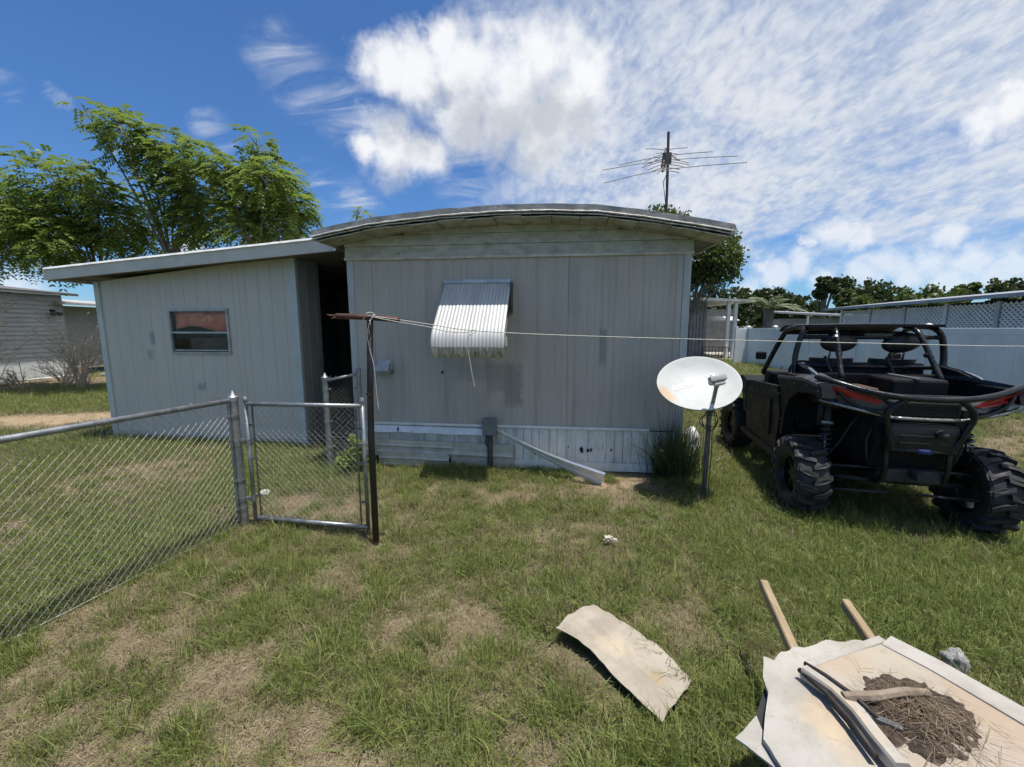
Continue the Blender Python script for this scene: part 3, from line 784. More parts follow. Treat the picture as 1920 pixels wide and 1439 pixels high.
# short return fence between the gate and the home
bf = thing('short_fence_section', 'short chain-link fence section standing in front of the dark passage', 'fence', (-2.26, 4.86, 0), R(15))
post_mesh(1.13, .034).build('post', M_GALV, bf, angle=35)
post_mesh(1.23, .026, 'dome').xf(Matrix.Translation((.385, 0, 0))).build('post', M_GALV, bf, angle=35)
MB().tube([(.02, 0, 1.12), (.385, 0, 1.20)], .018, 10).build('top_rail', M_GALV, bf, smooth=True)
for z in (.3, .62, 1.02):
    band(MB(), 0, 0, z, .0345, .022, 0.0).build('tension_band', M_GALV, bf)
    band(MB(), .385, 0, z, .0265, .022, R(180)).build('tension_band', M_GALV, bf)
tag(chain(MB(), .34, .05, 1.17, r=.0018).xf(Matrix.Translation((.03, 0, 0))).build('chain_mesh', M_WIRE, bf, fix=False), kind='stuff')

# =================================================================== CLOTHESLINE
M_RUST = pm('rusty_pipe', (.105, .042, .026), (.055, .022, .016), 18, .75, .2, bump=.3, bscale=90, c3=(.20, .085, .05), scale3=30, lo3=.58, hi3=.72)
M_BLKP = pm('black_pole', (.030, .027, .027), (.018, .016, .016), 9, .45, .2, bump=.25, bscale=60, c3=(.15, .145, .14), scale3=16, lo3=.60, hi3=.68, stretch=(1, 1, .25))
pole = thing('clothesline_pole', 'black T-shaped clothesline pole with a rusty broken crossbar beside the gate', 'clothesline pole', (-1.115, 3.12, 0))
MB().tube([(0, 0, -.12), (0, 0, .9), (.012, 0, 1.3), (.035, 0, 1.815)], [.026, .026, .025, .0245], 12).build('upright', M_BLKP, pole, smooth=True)
MB().lathe([(.024, 1.235), (.029, 1.235), (.029, 1.25), (.024, 1.25)], 12).xf(Matrix.Translation((.006, 0, 0))).build('collar', M_RUST, pole)
cb = [(-.225, .01, 1.842), (-.05, .0, 1.836), (.12, -.005, 1.826), (.265, -.01, 1.812)]
MB().tube(bez(cb, 5), .0215, 12).build('crossbar', M_RUST, pole, smooth=True)
mb = MB(); mb.tube([(-.22, .005, 1.842), (-.265, .02, 1.846), (-.29, -.005, 1.853)], [.016, .011, .003], 6); mb.tube([(-.22, 0, 1.835), (-.25, -.02, 1.822)], [.012, .003], 6)
mb.build('torn_end', M_RUST, pole)
M_ROPE = pm('rope', (.60, .58, .53), (.45, .43, .38), 40, .9, bump=.5, bscale=300)
def rope(name, label, pts, r=.0035, n=6):
    o = MB().tube(bez(pts, n), r, 5).build(name, M_ROPE, None, smooth=True)
    return tag(o, label, 'rope')
px_, py_ = -1.09, 3.09
rope('clothesline', 'white clothesline rope stretched across the yard from the T-shaped pole',
     [(-1.085, 3.09, 1.845), (-.93, 3.09, 1.825), (-.64, 3.1, 1.782), (-.31, 3.1, 1.735), (.3, 3.18, 1.70), (1.49, 3.32, 1.662), (2.9, 3.3, 1.63), (4.3, 3.3, 1.605), (6.2, 3.3, 1.64)], .0036, 10)
rope('knotted_rope', 'second rope strand knotted halfway with a frayed end hanging before the awning',
     [(-1.05, 3.085, 1.835), (-.87, 3.07, 1.80), (-.66, 3.08, 1.765), (-.48, 3.09, 1.725), (-.33, 3.09, 1.722), (-.29, 3.08, 1.738), (-.27, 3.08, 1.725), (-.295, 3.075, 1.712), (-.325, 3.08, 1.69), (-.335, 3.075, 1.60), (-.32, 3.075, 1.50), (-.30, 3.075, 1.38), (-.285, 3.075, 1.305)], .0033, 8)
rope('hanging_rope', 'loose rope end wrapped round the pole top and dangling beside it',
     [(-1.12, 3.075, 1.80), (-1.08, 3.055, 1.86), (-1.05, 3.09, 1.865), (-1.035, 3.11, 1.84), (-1.03, 3.075, 1.85), (-1.055, 3.05, 1.80), (-1.085, 3.06, 1.70), (-1.075, 3.07, 1.60), (-1.05, 3.075, 1.45), (-1.04, 3.075, 1.25), (-1.03, 3.075, 1.12)], .0033, 8)

# =================================================================== SATELLITE DISH
dish = thing('satellite_dish', 'white oval satellite dish with rust stain on a grey post by the home corner', 'satellite dish', (1.985, 4.0, 0.0))
M_DPOLE = pm('dish_post', (.13, .135, .13), (.08, .085, .08), 8, .5, .3, c3=(.2, .2, .19), scale3=25, lo3=.6, hi3=.75)
MB().tube([(-.005, 0, -.1), (0, 0, .45), (.01, .02, .92), (.01, .05, 1.07)], .024, 12).build('post', M_DPOLE, dish, smooth=True)
# dish frame: normal looks to the viewer side and up
nrm = Vector((-.16, -math.cos(R(52)), math.sin(R(52)))).normalized()
ex = Vector((1, 0, 0)); ex = (ex - nrm * ex.dot(nrm)).normalized(); ey = nrm.cross(ex).normalized()
roll = R(13); ex2 = ex * math.cos(roll) + ey * math.sin(roll); ey2 = -ex * math.sin(roll) + ey * math.cos(roll)
DC = Vector((-.10, .06, 1.215))
DM = Matrix(((ex2.x, ey2.x, nrm.x, DC.x), (ex2.y, ey2.y, nrm.y, DC.y), (ex2.z, ey2.z, nrm.z, DC.z), (0, 0, 0, 1)))
A_, B_ = .40, .36; dep = lambda q: .085 * (q * q - 1)
def refl_mat():
    ma = bpy.data.materials.new('dish_paint'); ma.use_nodes = True; t = NT(ma.node_tree)
    o = t.n('ShaderNodeTexCoord').outputs['Object']; x, y, z = t.sep(o)
    c = t.mix(t.mapr(t.noise(o, 6, 4, .6), .4, .7), (.47, .485, .47), (.41, .425, .405))
    d = t.m('SQRT', t.m('ADD', t.m('POWER', t.m('DIVIDE', t.m('ADD', x, .365), .11), 2), t.m('POWER', t.m('DIVIDE', t.m('ADD', y, .03), .16), 2)))
    c = t.mix(t.m('MULTIPLY', t.mapr(t.m('ADD', d, t.m('MULTIPLY', t.m('SUBTRACT', t.noise(o, 9, 4, .6), .5), .9)), .3, 1.1, 1, 0), .65), c, (.50, .29, .12))
    b = t.n('ShaderNodeBsdfPrincipled'); t.put(b.inputs['Base Color'], c); b.inputs['Roughness'].default_value = .5
    t.put(t.n('ShaderNodeOutputMaterial').inputs[0], b.outputs[0]); return ma
mb = MB(); prof = []
N = 56; rings = 10
mb.v.append((0, 0, dep(0)))
for i in range(1, rings + 1):
    q = i / rings
    for k in range(N):
        th = 2 * math.pi * k / N; mb.v.append((A_ * q * math.cos(th), B_ * q * math.sin(th), dep(q)))
for rr_, zz in ((1.018, .002), (1.022, -.012), (1.0, -.012)):
    for k in range(N):
        th = 2 * math.pi * k / N; mb.v.append((A_ * rr_ * math.cos(th), B_ * rr_ * math.sin(th), zz))
for i in range(rings - 1, 0, -1):
    q = i / rings
    for k in range(N):
        th = 2 * math.pi * k / N; mb.v.append((A_ * q * math.cos(th), B_ * q * math.sin(th), dep(q) - .012))
for k in range(N): mb.f.append((0, 1 + k, 1 + (k + 1) % N))
tot = (len(mb.v) - 1) // N
for i in range(tot - 1):
    for k in range(N):
        a = 1 + i * N + k; b2 = 1 + i * N + (k + 1) % N; mb.f.append((a, a + N, b2 + N, b2))
mb.f.append(tuple(1 + (tot - 1) * N + k for k in range(N)))
refl = mb.build('reflector', refl_mat(), dish, smooth=True); refl.matrix_local = DM
mb = MB(); mb.cbox(-.09, .09, -.10, .10, -.13, -.10, .008); mb.tube([(0, 0, -.11), (0, -.05, -.2)], .03, 8); bk = mb.build('back_bracket', M_DPOLE, dish); bk.matrix_local = DM
# feed arm from the lower rim up to the receiver
foot = DM @ Vector((.055, -B_ * 1.0, -.03)); lnb = DM @ Vector((-.03, -.10, .50))
foot = Vector((.0, -.03, .925)) ; lnb = Vector((-.095, -.31, 1.285))
dr = (lnb - foot).normalized()
MB().tube([foot - dr * .02, foot + dr * .05, lnb - dr * .12, lnb - dr * .06, lnb - dr * .02], [.022, .02, .018, .03, .034], 8).build('feed_arm', pm('feed_arm', (.105, .115, .085), (.07, .075, .06), 8, .55), dish)
lm = Matrix.Translation(lnb) @ Matrix.Rotation(R(12), 4, 'Y').inverted() @ Matrix.Rotation(R(-28), 4, 'X')
M_LNB = pm('receiver_plastic', (.40, .40, .37), (.33, .33, .30), 9, .5)
lb = MB().cbox(-.075, .075, -.035, .045, -.02, .04, .012); lb.tube([(-.035, .045, .005), (-.035, .085, .0)], .026, 10); lb.tube([(.035, .045, .005), (.035, .085, .0)], .026, 10)
o = lb.build('receiver', M_LNB, dish, angle=35); o.matrix_local = lm
mb = MB(); mb.cbox(-.05, .05, -.02, .03, -.055, -.02, .008); o = mb.build('receiver_clamp', M_LNB, dish); o.matrix_local = lm
for k, (r1, r2) in enumerate(((.075, .095), (.06, .11), (.09, .075))):
    pts = [Vector((.0 + r1 * math.cos(a) * (1 if k != 1 else 1.1), -.02 + .03 * math.sin(a * 2 + k), .86 + r2 * math.sin(a) - .02 * k)) for a in np.linspace(0, 2 * math.pi, 22)]
    MB().tube(pts, .0045, 5).build('cable', pm('black_cable', (.02, .02, .02), (.03, .03, .03), 8, .5), dish, smooth=True)
MB().tube([(.03, -.02, .72), (.034, -.03, .5), (.028, -.03, .25), (.03, -.03, .0)], .0045, 5).build('cable', MATS['black_cable'], dish, smooth=True)
# faded lettering and round emblem on the reflector
M_PRINT = pm('faded_print', (.82, .83, .84), (.76, .77, .78), 8, .5)
def text_mesh(txt, size):
    cu_ = bpy.data.curves.new('lettering', 'FONT'); cu_.body = txt; cu_.size = size; cu_.align_x = 'CENTER'; cu_.align_y = 'CENTER'; cu_.extrude = .0006; cu_.offset = .0025
    to = bpy.data.objects.new('lettering_tmp', cu_); COL.objects.link(to)
    bpy.context.view_layer.update()
    m_ = bpy.data.meshes.new_from_object(to.evaluated_get(bpy.context.evaluated_depsgraph_get()))
    bpy.data.objects.remove(to); m_.name = 'lettering'; return m_
def onto(o, x, y):
    q = math.hypot(x / A_, y / B_); o.matrix_local = Matrix.Translation((x, y, dep(q) + .0035)) @ Matrix.Rotation(-.17 * x / A_ / A_ * A_, 4, 'Y') @ Matrix.Rotation(.17 * y / B_, 4, 'X')
for ch, x, y in (('D', -.135, .055), ('I', -.075, .055), ('R', -.035, .055), ('T', .165, .07), ('V', .215, .075)):
    m_ = text_mesh(ch, .075); m_.materials.append(M_PRINT); o = link('lettering', m_, refl); onto(o, x, y)
mb = MB()
mb.lathe([(.024, 0), (.036, 0), (.036, .0015), (.024, .0015), (.024, 0)], 24); mb.lathe([(0, 0), (.015, 0), (.015, .0015), (0, .0015)], 16)
o = mb.build('emblem', M_PRINT, refl); onto(o, -.215, .05)

# =================================================================== AROUND THE FOOT OF THE HOME
H = home.matrix_basis.copy() if False else (Matrix.Translation((-1.75, 5.14, 0)) @ Matrix.Rotation(HA, 4, 'Z'))
def hw(s, y, z): return H @ Vector((s, y, z))
eb = thing('electrical_box', 'small grey electrical box on a dark conduit against the white skirting', 'electrical box', hw(1.50, -.06, 0), HA)
M_BOX = pm('box_grey', (.20, .215, .235), (.15, .16, .175), 8, .5, .3)
MB().cbox(-.085, .075, -.05, .03, .43, .655, .012).build('cabinet', M_BOX, eb)
MB().cbox(-.09, .08, -.062, -.051, .44, .662, .006).build('cover', M_BOX, eb)
MB().tube([(-.005, -.01, -.1), (-.005, -.01, .44)], .035, 12).build('conduit', pm('conduit', (.055, .06, .062), (.035, .04, .04), 9, .6), eb, smooth=True)
MB().tube([(.07, -.02, .52), (.11, -.03, .50), (.13, -.04, .47)], [.02, .024, .028], 10).build('connector', M_LNB, eb, smooth=True)
MB().tube([(-.05, -.01, .44), (-.055, -.02, .33), (-.02, -.03, .28)], .009, 6).build('cable', MATS['black_cable'], eb)
# fallen belt strip
A0, A1 = hw(1.62, -.07, .475), hw(2.84, -.44, .05)
axd = (A1 - A0).normalized(); up = Vector((0, 0, 1)); sd = axd.cross(up).normalized(); nn_ = sd.cross(axd)
def strip(u, v):
    p = A0.lerp(A1, u); p = p - nn_ * .03 * math.sin(u * math.pi)
    wd = .045 + .06 * u; tw = R(35 + 40 * u)
    e = sd * math.cos(tw) + nn_ * math.sin(tw); f = -sd * math.sin(tw) + nn_ * math.cos(tw)
    prof_ = [(-1, .016), (-.8, 0), (-.25, 0), (-.2, .006), (.2, .006), (.25, 0), (.8, 0), (1, .016)]
    i = min(int(round(v * 7)), 7)
    return p + e * wd * prof_[i][0] + f * prof_[i][1]
tag(MB().grid(strip, 24, 7, nn_ * -.003).build('fallen_trim_strip', pm('bright_strip', (.72, .73, .74), (.60, .61, .62), 6, .4, .4), None), 'white metal trim strip hanging off the skirting down to bare soil', 'trim strip')
# loose boards in front of the skirting
for k, (s0, s1, z0, z1, yy, lb) in enumerate(((.02, 1.02, .19, .345, -.075, 'long grey siding board with bent lower lip leaning on the skirting'), (.06, .98, .03, .20, -.11, 'low weathered siding board resting on the ground against the skirting'), (.99, 1.78, .02, .33, -.058, 'short siding board behind the conduit of the electrical box'))):
    def bd(u, v, s0=s0, s1=s1, z0=z0, z1=z1, yy=yy, k=k):
        lip = .018 if v < .12 or .45 < v < .55 else 0
        return hw(s0 + u * (s1 - s0), yy - lip - .01 * v + .004 * wob(u * 4, v, k * 3), z0 + v * (z1 - z0) + .008 * wob(u * 3, k * 2) - .01 * u)
    tag(MB().grid(bd, 14, 8, (0, .008, 0)).build('siding_board', pm('old_siding_board', (.50, .49, .44), (.36, .35, .30), 5, .6, c3=(.2, .19, .15), scale3=9, lo3=.58, hi3=.75), None), lb, 'siding board', None)
# white crumpled bag behind the ornamental grass
mb = MB()
def bag(u, v):
    th = u * 2 * math.pi; ph = v * math.pi
    r_ = .5 + .16 * wob(math.cos(th) * 2, math.sin(th) * 2, ph * 2) + .08 * wob(math.cos(th) * 6, math.sin(th) * 6, ph * 5)
    return (2.44 + .085 * r_ * 2 * math.cos(th) * math.sin(ph), 5.35 + .14 * r_ * 2 * math.sin(th) * math.sin(ph), .20 - .24 * math.cos(ph))
mb.grid(bag, 28, 18); tag(mb.build('plastic_bag', pm('bag_white', (.70, .71, .72), (.50, .52, .54), 9, .4), None, smooth=True), 'crumpled white plastic bag beside the home corner behind the tall grass clump', 'bag')

# =================================================================== TV ANTENNA
ant = thing('tv_antenna', 'rusty mast with a many-armed television antenna rising above the roof', 'antenna', (2.73, 7.5, 2.9), R(0))
M_ANT = pm('antenna_metal', (.16, .155, .15), (.10, .095, .09), 20, .7, .0)
M_MAST = pm('antenna_mast', (.055, .048, .045), (.09, .075, .065), 20, .6, .3)
MB().tube([(0, 0, -.1), (-.01, 0, 1.2), (-.035, 0, 2.2)], .024, 8).build('mast', M_MAST, ant)
bo0, bo1 = Vector((-.21, -.30, 1.45)), Vector((.055, .35, 2.08))
MB().tube([bo0, bo1], .019, 6).build('boom', M_MAST, ant)
MB().box(-.08, .03, -.03, .03, 1.68, 1.86).build('clamp', M_MAST, ant)
for (xl_, zl_, xr_, zr_, y_) in ((-.33, 2.05, .43, 2.07, .30), (-.83, 1.71, .80, 1.93, .12), (-1.15, 1.58, 1.19, 1.81, .0), (-1.18, 1.28, 1.22, 1.61, -.25), (-.35, 1.80, .20, 1.86, .2), (-.28, 1.74, .24, 1.80, .15),
                                 (-.42, 1.68, .36, 1.72, .05), (-.48, 1.61, .34, 1.66, -.02), (-.40, 1.54, .22, 1.60, -.1), (-.36, 1.48, .12, 1.52, -.2), (-.30, 1.42, .08, 1.44, -.28), (-.16, 1.93, .22, 1.92, .2)):
    c_ = bo0.lerp(bo1, (y_ + .30) / .65); k_ = (c_.x - xl_) / (xr_ - xl_)
    MB().tube([(xl_, y_, zl_), (xl_ * .5 + c_.x * .5, y_, zl_ * .5 + c_.z * .5 + .01), tuple(c_), (xr_ * .55 + c_.x * .45, y_, zr_ * .55 + c_.z * .45 + .008), (xr_, y_, zr_)], .0065, 5).build('element', M_ANT, ant)
for k in range(5):
    p = bo0.lerp(bo1, .2 + k * .13); MB().box(p.x - .035, p.x + .035, p.y - .02, p.y + .02, p.z - .025, p.z + .025).build('insulator', M_MAST, ant)
MB().tube([(-.06, -.1, 1.5), (-.12, -.1, 1.35), (-.02, -.03, .9), (.03, -.02, .3), (.05, -.02, .0)], .006, 4).build('lead_wire', MATS['black_cable'], ant)

# =================================================================== LEFT NEIGHBOUR
nl = thing('neighbour_house', 'grey lap-sided neighbouring house with pale skirting left of the shed', 'house', (-16.6, 8.0, 0))
M_LAP = pm('lap_siding', (.40, .40, .395), (.33, .33, .325), 2, .6, stretch=(1, 1, 4))
def lap(mb, y0, y1, x, z0, z1, pitch=.15):
    z = z0
    while z < z1 - .01:
        zt = min(z + pitch, z1)
        mb.add([(x + .04, y0, z), (x + .04, y1, z), (x + .004, y1, zt), (x + .004, y0, zt), (x - .02, y0, z), (x - .02, y1, z), (x - .02, y1, zt), (x - .02, y0, zt)],
               [(0, 1, 2, 3), (4, 7, 6, 5), (0, 4, 5, 1), (3, 2, 6, 7), (0, 3, 7, 4), (1, 5, 6, 2)]); z = zt
    return mb
tag(lap(MB(), -3, 7.2, 0, .62, 2.95).build('lap_siding', M_LAP, nl), kind='stuff')
tag(lap(MB(), 7.2, 12.5, -.9, .2, 2.62).build('annex_siding', M_LAP, nl), kind='stuff')
MB().box(-5, -.02, 7.17, 7.2, 0, 2.95).build('end_wall', M_LAP, nl)
MB().box(-5, -.05, -3, 7.1, 0, 2.9).build('core', M_DARK, nl)
for a, bq in ((-3, .2), (.2, 2.4), (2.4, 4.4), (4.4, 5.6), (5.6, 7.19)):
    MB().grid(lambda u, v, a=a, bq=bq: (.03 + .03 * (1 - v) + .01 * wob(u * 3, a), a + .01 + u * (bq - a - .02), v * .63), 6, 2, (-.02, 0, 0)).build('skirting_panel', pm('neighbour_skirting', (.74, .74, .73), (.62, .62, .61), 2, .6, c3=(.66, .67, .70), scale3=3, lo3=.55, hi3=.65), nl)
MB().add([(.35, -3.2, 2.93), (.35, 7.5, 2.93), (-2.6, 7.5, 3.25), (-2.6, -3.2, 3.25), (.35, -3.2, 3.02), (.35, 7.5, 3.02), (-2.6, 7.5, 3.34), (-2.6, -3.2, 3.34)], [(0, 3, 2, 1), (4, 5, 6, 7), (0, 1, 5, 4), (1, 2, 6, 5), (2, 3, 7, 6), (3, 0, 4, 7)]).build('roof', pm('neighbour_roof', (.17, .16, .155), (.10, .095, .09), 3, .7), nl)
MB().add([(.45, 6.9, 2.60), (.45, 13, 2.60), (-2, 13, 2.85), (-2, 6.9, 2.85), (.45, 6.9, 2.69), (.45, 13, 2.69), (-2, 13, 2.94), (-2, 6.9, 2.94)], [(0, 3, 2, 1), (4, 5, 6, 7), (0, 1, 5, 4), (1, 2, 6, 5), (2, 3, 7, 6), (3, 0, 4, 7)]).build('annex_roof', pm('annex_roof', (.50, .49, .47), (.36, .35, .33), 3, .6), nl)
lf = MB().box(.03, .12, 6.75, 6.85, 2.25, 2.42).build('flood_lamp', M_DARK, nl)
for dy in (-.09, .09):
    MB().lathe([(.0, 0), (.05, 0), (.085, .13), (.075, .13), (.0, .05)], 12).xf(Matrix.Translation((.13, 6.8 + dy, 2.30)) @ Matrix.Rotation(R(115), 4, 'Y')).build('lamp_head', pm('lamp_shell', (.1, .1, .1), (.06, .06, .06), 3, .5), lf)

# debris boards and twigs by the neighbour
for k, (x0, y0, x1, y1, z, lb) in enumerate(((-15.9, 11.6, -15.2, 14.3, .05, 'long white board lying in front of the neighbouring house'), (-15.3, 15.0, -13.7, 15.3, .05, 'pale plank lying beside the shed corner near the annex'), (-15.9, 9.6, -15.5, 11.9, .04, 'flat grey board at the foot of the pale skirting'))):
    a, b2 = Vector((x0, y0, z)), Vector((x1, y1, z + .06)); d_ = (b2 - a); s_ = Vector((-d_.y, d_.x, 0)).normalized() * .11
    mb = MB().add([a - s_, b2 - s_, b2 + s_, a + s_, a - s_ + Vector((0, 0, .04)), b2 - s_ + Vector((0, 0, .04)), b2 + s_ + Vector((0, 0, .04)), a + s_ + Vector((0, 0, .04))], [(0, 3, 2, 1), (4, 5, 6, 7), (0, 1, 5, 4), (1, 2, 6, 5), (2, 3, 7, 6), (3, 0, 4, 7)])
    tag(mb.build('board', pm('pale_board', (.66, .64, .60), (.50, .47, .42), 3, .7), None), lb, 'board')
M_TWIG = pm('dead_twig', (.56, .46, .35), (.42, .34, .25), 9, .85)
def dead_shrub(name, label, loc, h, n, spread, seed):
    rr = random.Random(seed); mb = MB()
    for i in range(n):
        th = rr.uniform(0, 2 * math.pi); ln = h * rr.uniform(.55, 1.0); lean = rr.uniform(.1, spread)
        p0 = Vector((rr.uniform(-.1, .1), rr.uniform(-.1, .1), -.05)); p1 = p0 + Vector((math.cos(th) * lean * .4, math.sin(th) * lean * .4, ln * .5)); p2 = p0 + Vector((math.cos(th) * lean, math.sin(th) * lean, ln))
        mb.tube([p0, p1, p2], [.016, .011, .004], 4)
        for j in range(7):
            q = p1.lerp(p2, rr.uniform(-.3, .95)); th2 = th + rr.uniform(-1.4, 1.4); l2 = ln * rr.uniform(.12, .35)
            e = q + Vector((math.cos(th2) * l2 * .8, math.sin(th2) * l2 * .8, l2 * rr.uniform(.1, .9)))
            mb.tube([q, e], [.007, .003], 4)
            for m_ in range(3):
                q2 = q.lerp(e, rr.uniform(.3, 1)); mb.tube([q2, q2 + Vector((rr.uniform(-.12, .12), rr.uniform(-.12, .12), rr.uniform(-.02, .14)))], [.004, .002], 3)
    o = mb.build(name, M_TWIG, None, fix=False); o.location = loc
    return tag(o, label, 'dead shrub')
dead_shrub('dead_shrub', 'leafless pale shrub beside the left corner of the shed', (-12.95, 12.1, 0), 2.1, 30, .85, 1)
dead_shrub('dead_shrub', 'low tangle of bare branches lying before the annex wall', (-14.0, 12.6, 0), 1.1, 20, 1.1, 2)
dead_shrub('dead_shrub', 'tall grey heap of dead branches at the left edge of the picture', (-13.9, 10.6, 0), 2.9, 26, 1.0, 3)
dead_shrub('dead_shrub', 'small scatter of bare twigs at the foot of the pale neighbouring skirting', (-14.2, 11.6, 0), .75, 9, .9, 5)
mb = MB(); mb.lathe([(0, 0), (.16, 0), (.19, .42), (.2, .44), (.2, .46), (.17, .46), (.15, .06), (0, .06)], 20); o = mb.build('bucket', M_WHITE, None, angle=35); o.location = (-14.9, 13.9, .0)
tag(o, 'white plastic bucket standing by the pale skirting of the neighbouring house', 'bucket')

# =================================================================== RIGHT: VINYL FENCE
vf = thing('vinyl_fence', 'tall white vinyl privacy fence behind the off-road buggy', 'fence', (11.75, 20.3, 0), math.atan2(-12.0, -1.2))
M_VIN = pm('vinyl', (.86, .85, .82), (.79, .78, .75), 1.5, .35, c3=(.70, .69, .66), scale3=3, lo3=.6, hi3=.8)
Lf = 19.0; bay = 2.44
k = 0; x = 0.0
while x < Lf:
    pst = MB().cbox(x - .065, x + .065, -.065, .065, -.1, 1.80, .008).build('post', M_VIN, vf)
    MB().add([(x - .085, -.085, 1.80), (x + .085, -.085, 1.80), (x + .085, .085, 1.80), (x - .085, .085, 1.80), (x - .085, -.085, 1.83), (x + .085, -.085, 1.83), (x + .085, .085, 1.83), (x - .085, .085, 1.83), (x, 0, 1.89)],
             [(0, 3, 2, 1), (0, 1, 5, 4), (1, 2, 6, 5), (2, 3, 7, 6), (3, 0, 4, 7), (4, 5, 8), (5, 6, 8), (6, 7, 8), (7, 4, 8)]).build('cap', M_VIN, pst)
    if x + bay < Lf + 1:
        MB().cbox(x + .066, x + bay - .066, -.03, .03, 1.62, 1.755, .006).build('top_rail', M_VIN, vf)
        MB().cbox(x + .066, x + bay - .066, -.03, .03, .05, .18, .006).build('bottom_rail', M_VIN, vf)
        nb = 8; bw = (bay - .132) / nb
        for j in range(nb):
            MB().cbox(x + .066 + j * bw + .001, x + .066 + (j + 1) * bw - .001, -.016, .016, .18, 1.62, .004).build('board', M_VIN, vf)
    x += bay
# the fence's return towards the far neighbour
vf2 = thing('vinyl_fence_return', 'narrow end panel of white vinyl fence beside the far carport', 'fence', (11.75, 20.3, 0), R(0))
MB().cbox(-.55, -.07, -.03, .03, .05, 1.75, .01).build('panel', M_VIN, vf2); MB().cbox(-.66, -.55, -.06, .06, -.1, 1.85, .008).build('post', M_VIN, vf2)

# lattice building behind the fence
lh = thing('lattice_building', 'long low building with grey roof and white lattice screens behind the vinyl fence', 'building', (13.9, 17.3, 0), math.atan2(-12.0, -.6))
M_LAT = pm('lattice_white', (.60, .63, .66), (.52, .545, .57), 3, .5)
for k in range(9):
    x = k * 1.45
    MB().cbox(x - .05, x + .05, -.05, .05, 0, 2.5, .006).build('post', pm('lattice_post', (.44, .46, .49), (.36, .38, .41), 3, .5) if k % 3 else M_LAT, lh)
    if k < 8:
        mb = MB(); x0, x1, z0, z1 = x + .05, x + 1.40, 1.25, 2.47
        for sg in (1, -1):
            c_ = -2.6
            while c_ < 2.6:
                # strip along direction (1, sg)
                pts = []
                for tt in np.linspace(-3, 3, 121):
                    xx = (x0 + x1) / 2 + c_ + tt; zz = (z0 + z1) / 2 + sg * tt
                    if x0 <= xx <= x1 and z0 <= zz <= z1: pts.append((xx, zz))
                if len(pts) > 1:
                    (xa, za), (xb, zb) = pts[0], pts[-1]; q = .019
                    yy = .004 * sg
                    mb.add([(xa - q, yy - .003, za + sg * q), (xb - q, yy - .003, zb + sg * q), (xb + q, yy - .003, zb - sg * q), (xa + q, yy - .003, za - sg * q),
                            (xa - q, yy + .003, za + sg * q), (xb - q, yy + .003, zb + sg * q), (xb + q, yy + .003, zb - sg * q), (xa + q, yy + .003, za - sg * q)],
                           [(0, 1, 2, 3), (7, 6, 5, 4), (0, 4, 5, 1), (1, 5, 6, 2), (2, 6, 7, 3), (3, 7, 4, 0)])
                c_ += .13
        tag(mb.build('lattice', M_LAT, lh, fix=False), kind='stuff')
        MB().cbox(x0, x1, -.02, .02, .1, 1.25, .004).build('wall_panel', M_LAT, lh)
MB().box(-.1, 12, 1.6, 1.7, 0, 2.6).build('inner_wall', pm('inner_wall', (.10, .11, .12), (.07, .075, .08), 3, .8), lh)
MB().add([(-.5, -.45, 2.50), (12.2, -.45, 2.62), (12.2, 3.2, 3.0), (-.5, 3.2, 2.86), (-.5, -.45, 2.59), (12.2, -.45, 2.74), (12.2, 3.2, 3.1), (-.5, 3.2, 2.95)], [(0, 3, 2, 1), (4, 5, 6, 7), (0, 1, 5, 4), (1, 2, 6, 5), (2, 3, 7, 6), (3, 0, 4, 7)]).build('roof', pm('lattice_roof', (.33, .35, .385), (.27, .285, .31), 2, .5, .2), lh)

# far carport house beyond the dish
ch = thing('carport_house', 'far neighbouring house with flat carport roof and white posts seen past the dish', 'house', (10.2, 24, 0))
MB().add([(-6, -1.2, 3.52), (3.3, -1.2, 3.18), (3.3, 4, 3.22), (-6, 4, 3.55), (-6, -1.2, 3.68), (3.3, -1.2, 3.32), (3.3, 4, 3.36), (-6, 4, 3.7)], [(0, 3, 2, 1), (4, 5, 6, 7), (0, 1, 5, 4), (1, 2, 6, 5), (2, 3, 7, 6), (3, 0, 4, 7)]).build('roof', pm('carport_roof', (.58, .58, .56), (.42, .42, .40), 3, .5), ch)
grooved(MB(), -6, 1.15, lambda x: 3.25, 0, .2, .02, .02).build('wall', pm('carport_wall', (.26, .26, .27), (.2, .2, .205), 3, .6), ch)
MB().box(1.15, 1.2, 0, 3.9, 0, 3.2).build('side_wall', MATS['carport_wall'], ch)
for (x, y) in ((1.95, -.9), (2.35, -.9), (1.62, 1.5)):
    MB().cbox(x - .09, x + .09, y - .09, y + .09, 0, 3.2, .01).build('post', M_VIN, ch)
MB().box(1.2, 6, 5.5, 5.6, 0, 3.1).build('back_wall', pm('carport_shade_wall', (.17, .17, .165), (.12, .12, .115), 2, .7), ch)  # wall colour darkened to stand in for the shade inside the carport
MB().box(2.0, 2.9, 5.44, 5.5, 0, 2.1).build('door', pm('dark_door', (.04, .04, .042), (.03, .03, .03), 3, .5), ch)
MB().grid(lambda u, v: (1.25 + u * 2.6, 2.2 - v * .9, 2.45 - .25 * v), 4, 2, (0, 0, .05)).build('inner_awning', M_WHITE, ch)
MB().box(1.0, 6.2, -1.5, 5.4, 0, .05).build('slab', pm('slab', (.45, .41, .34), (.38, .34, .28), 2, .8), ch)
iron = thing('iron_railing', 'low black iron railing in front of the far carport', 'railing', (10.9, 22.6, 0))
MB().tube([(-.3, 0, .78), (1.0, -.3, .70)], .03, 6).build('rail', pm('black_iron', (.018, .018, .018), (.025, .025, .025), 3, .5), iron)
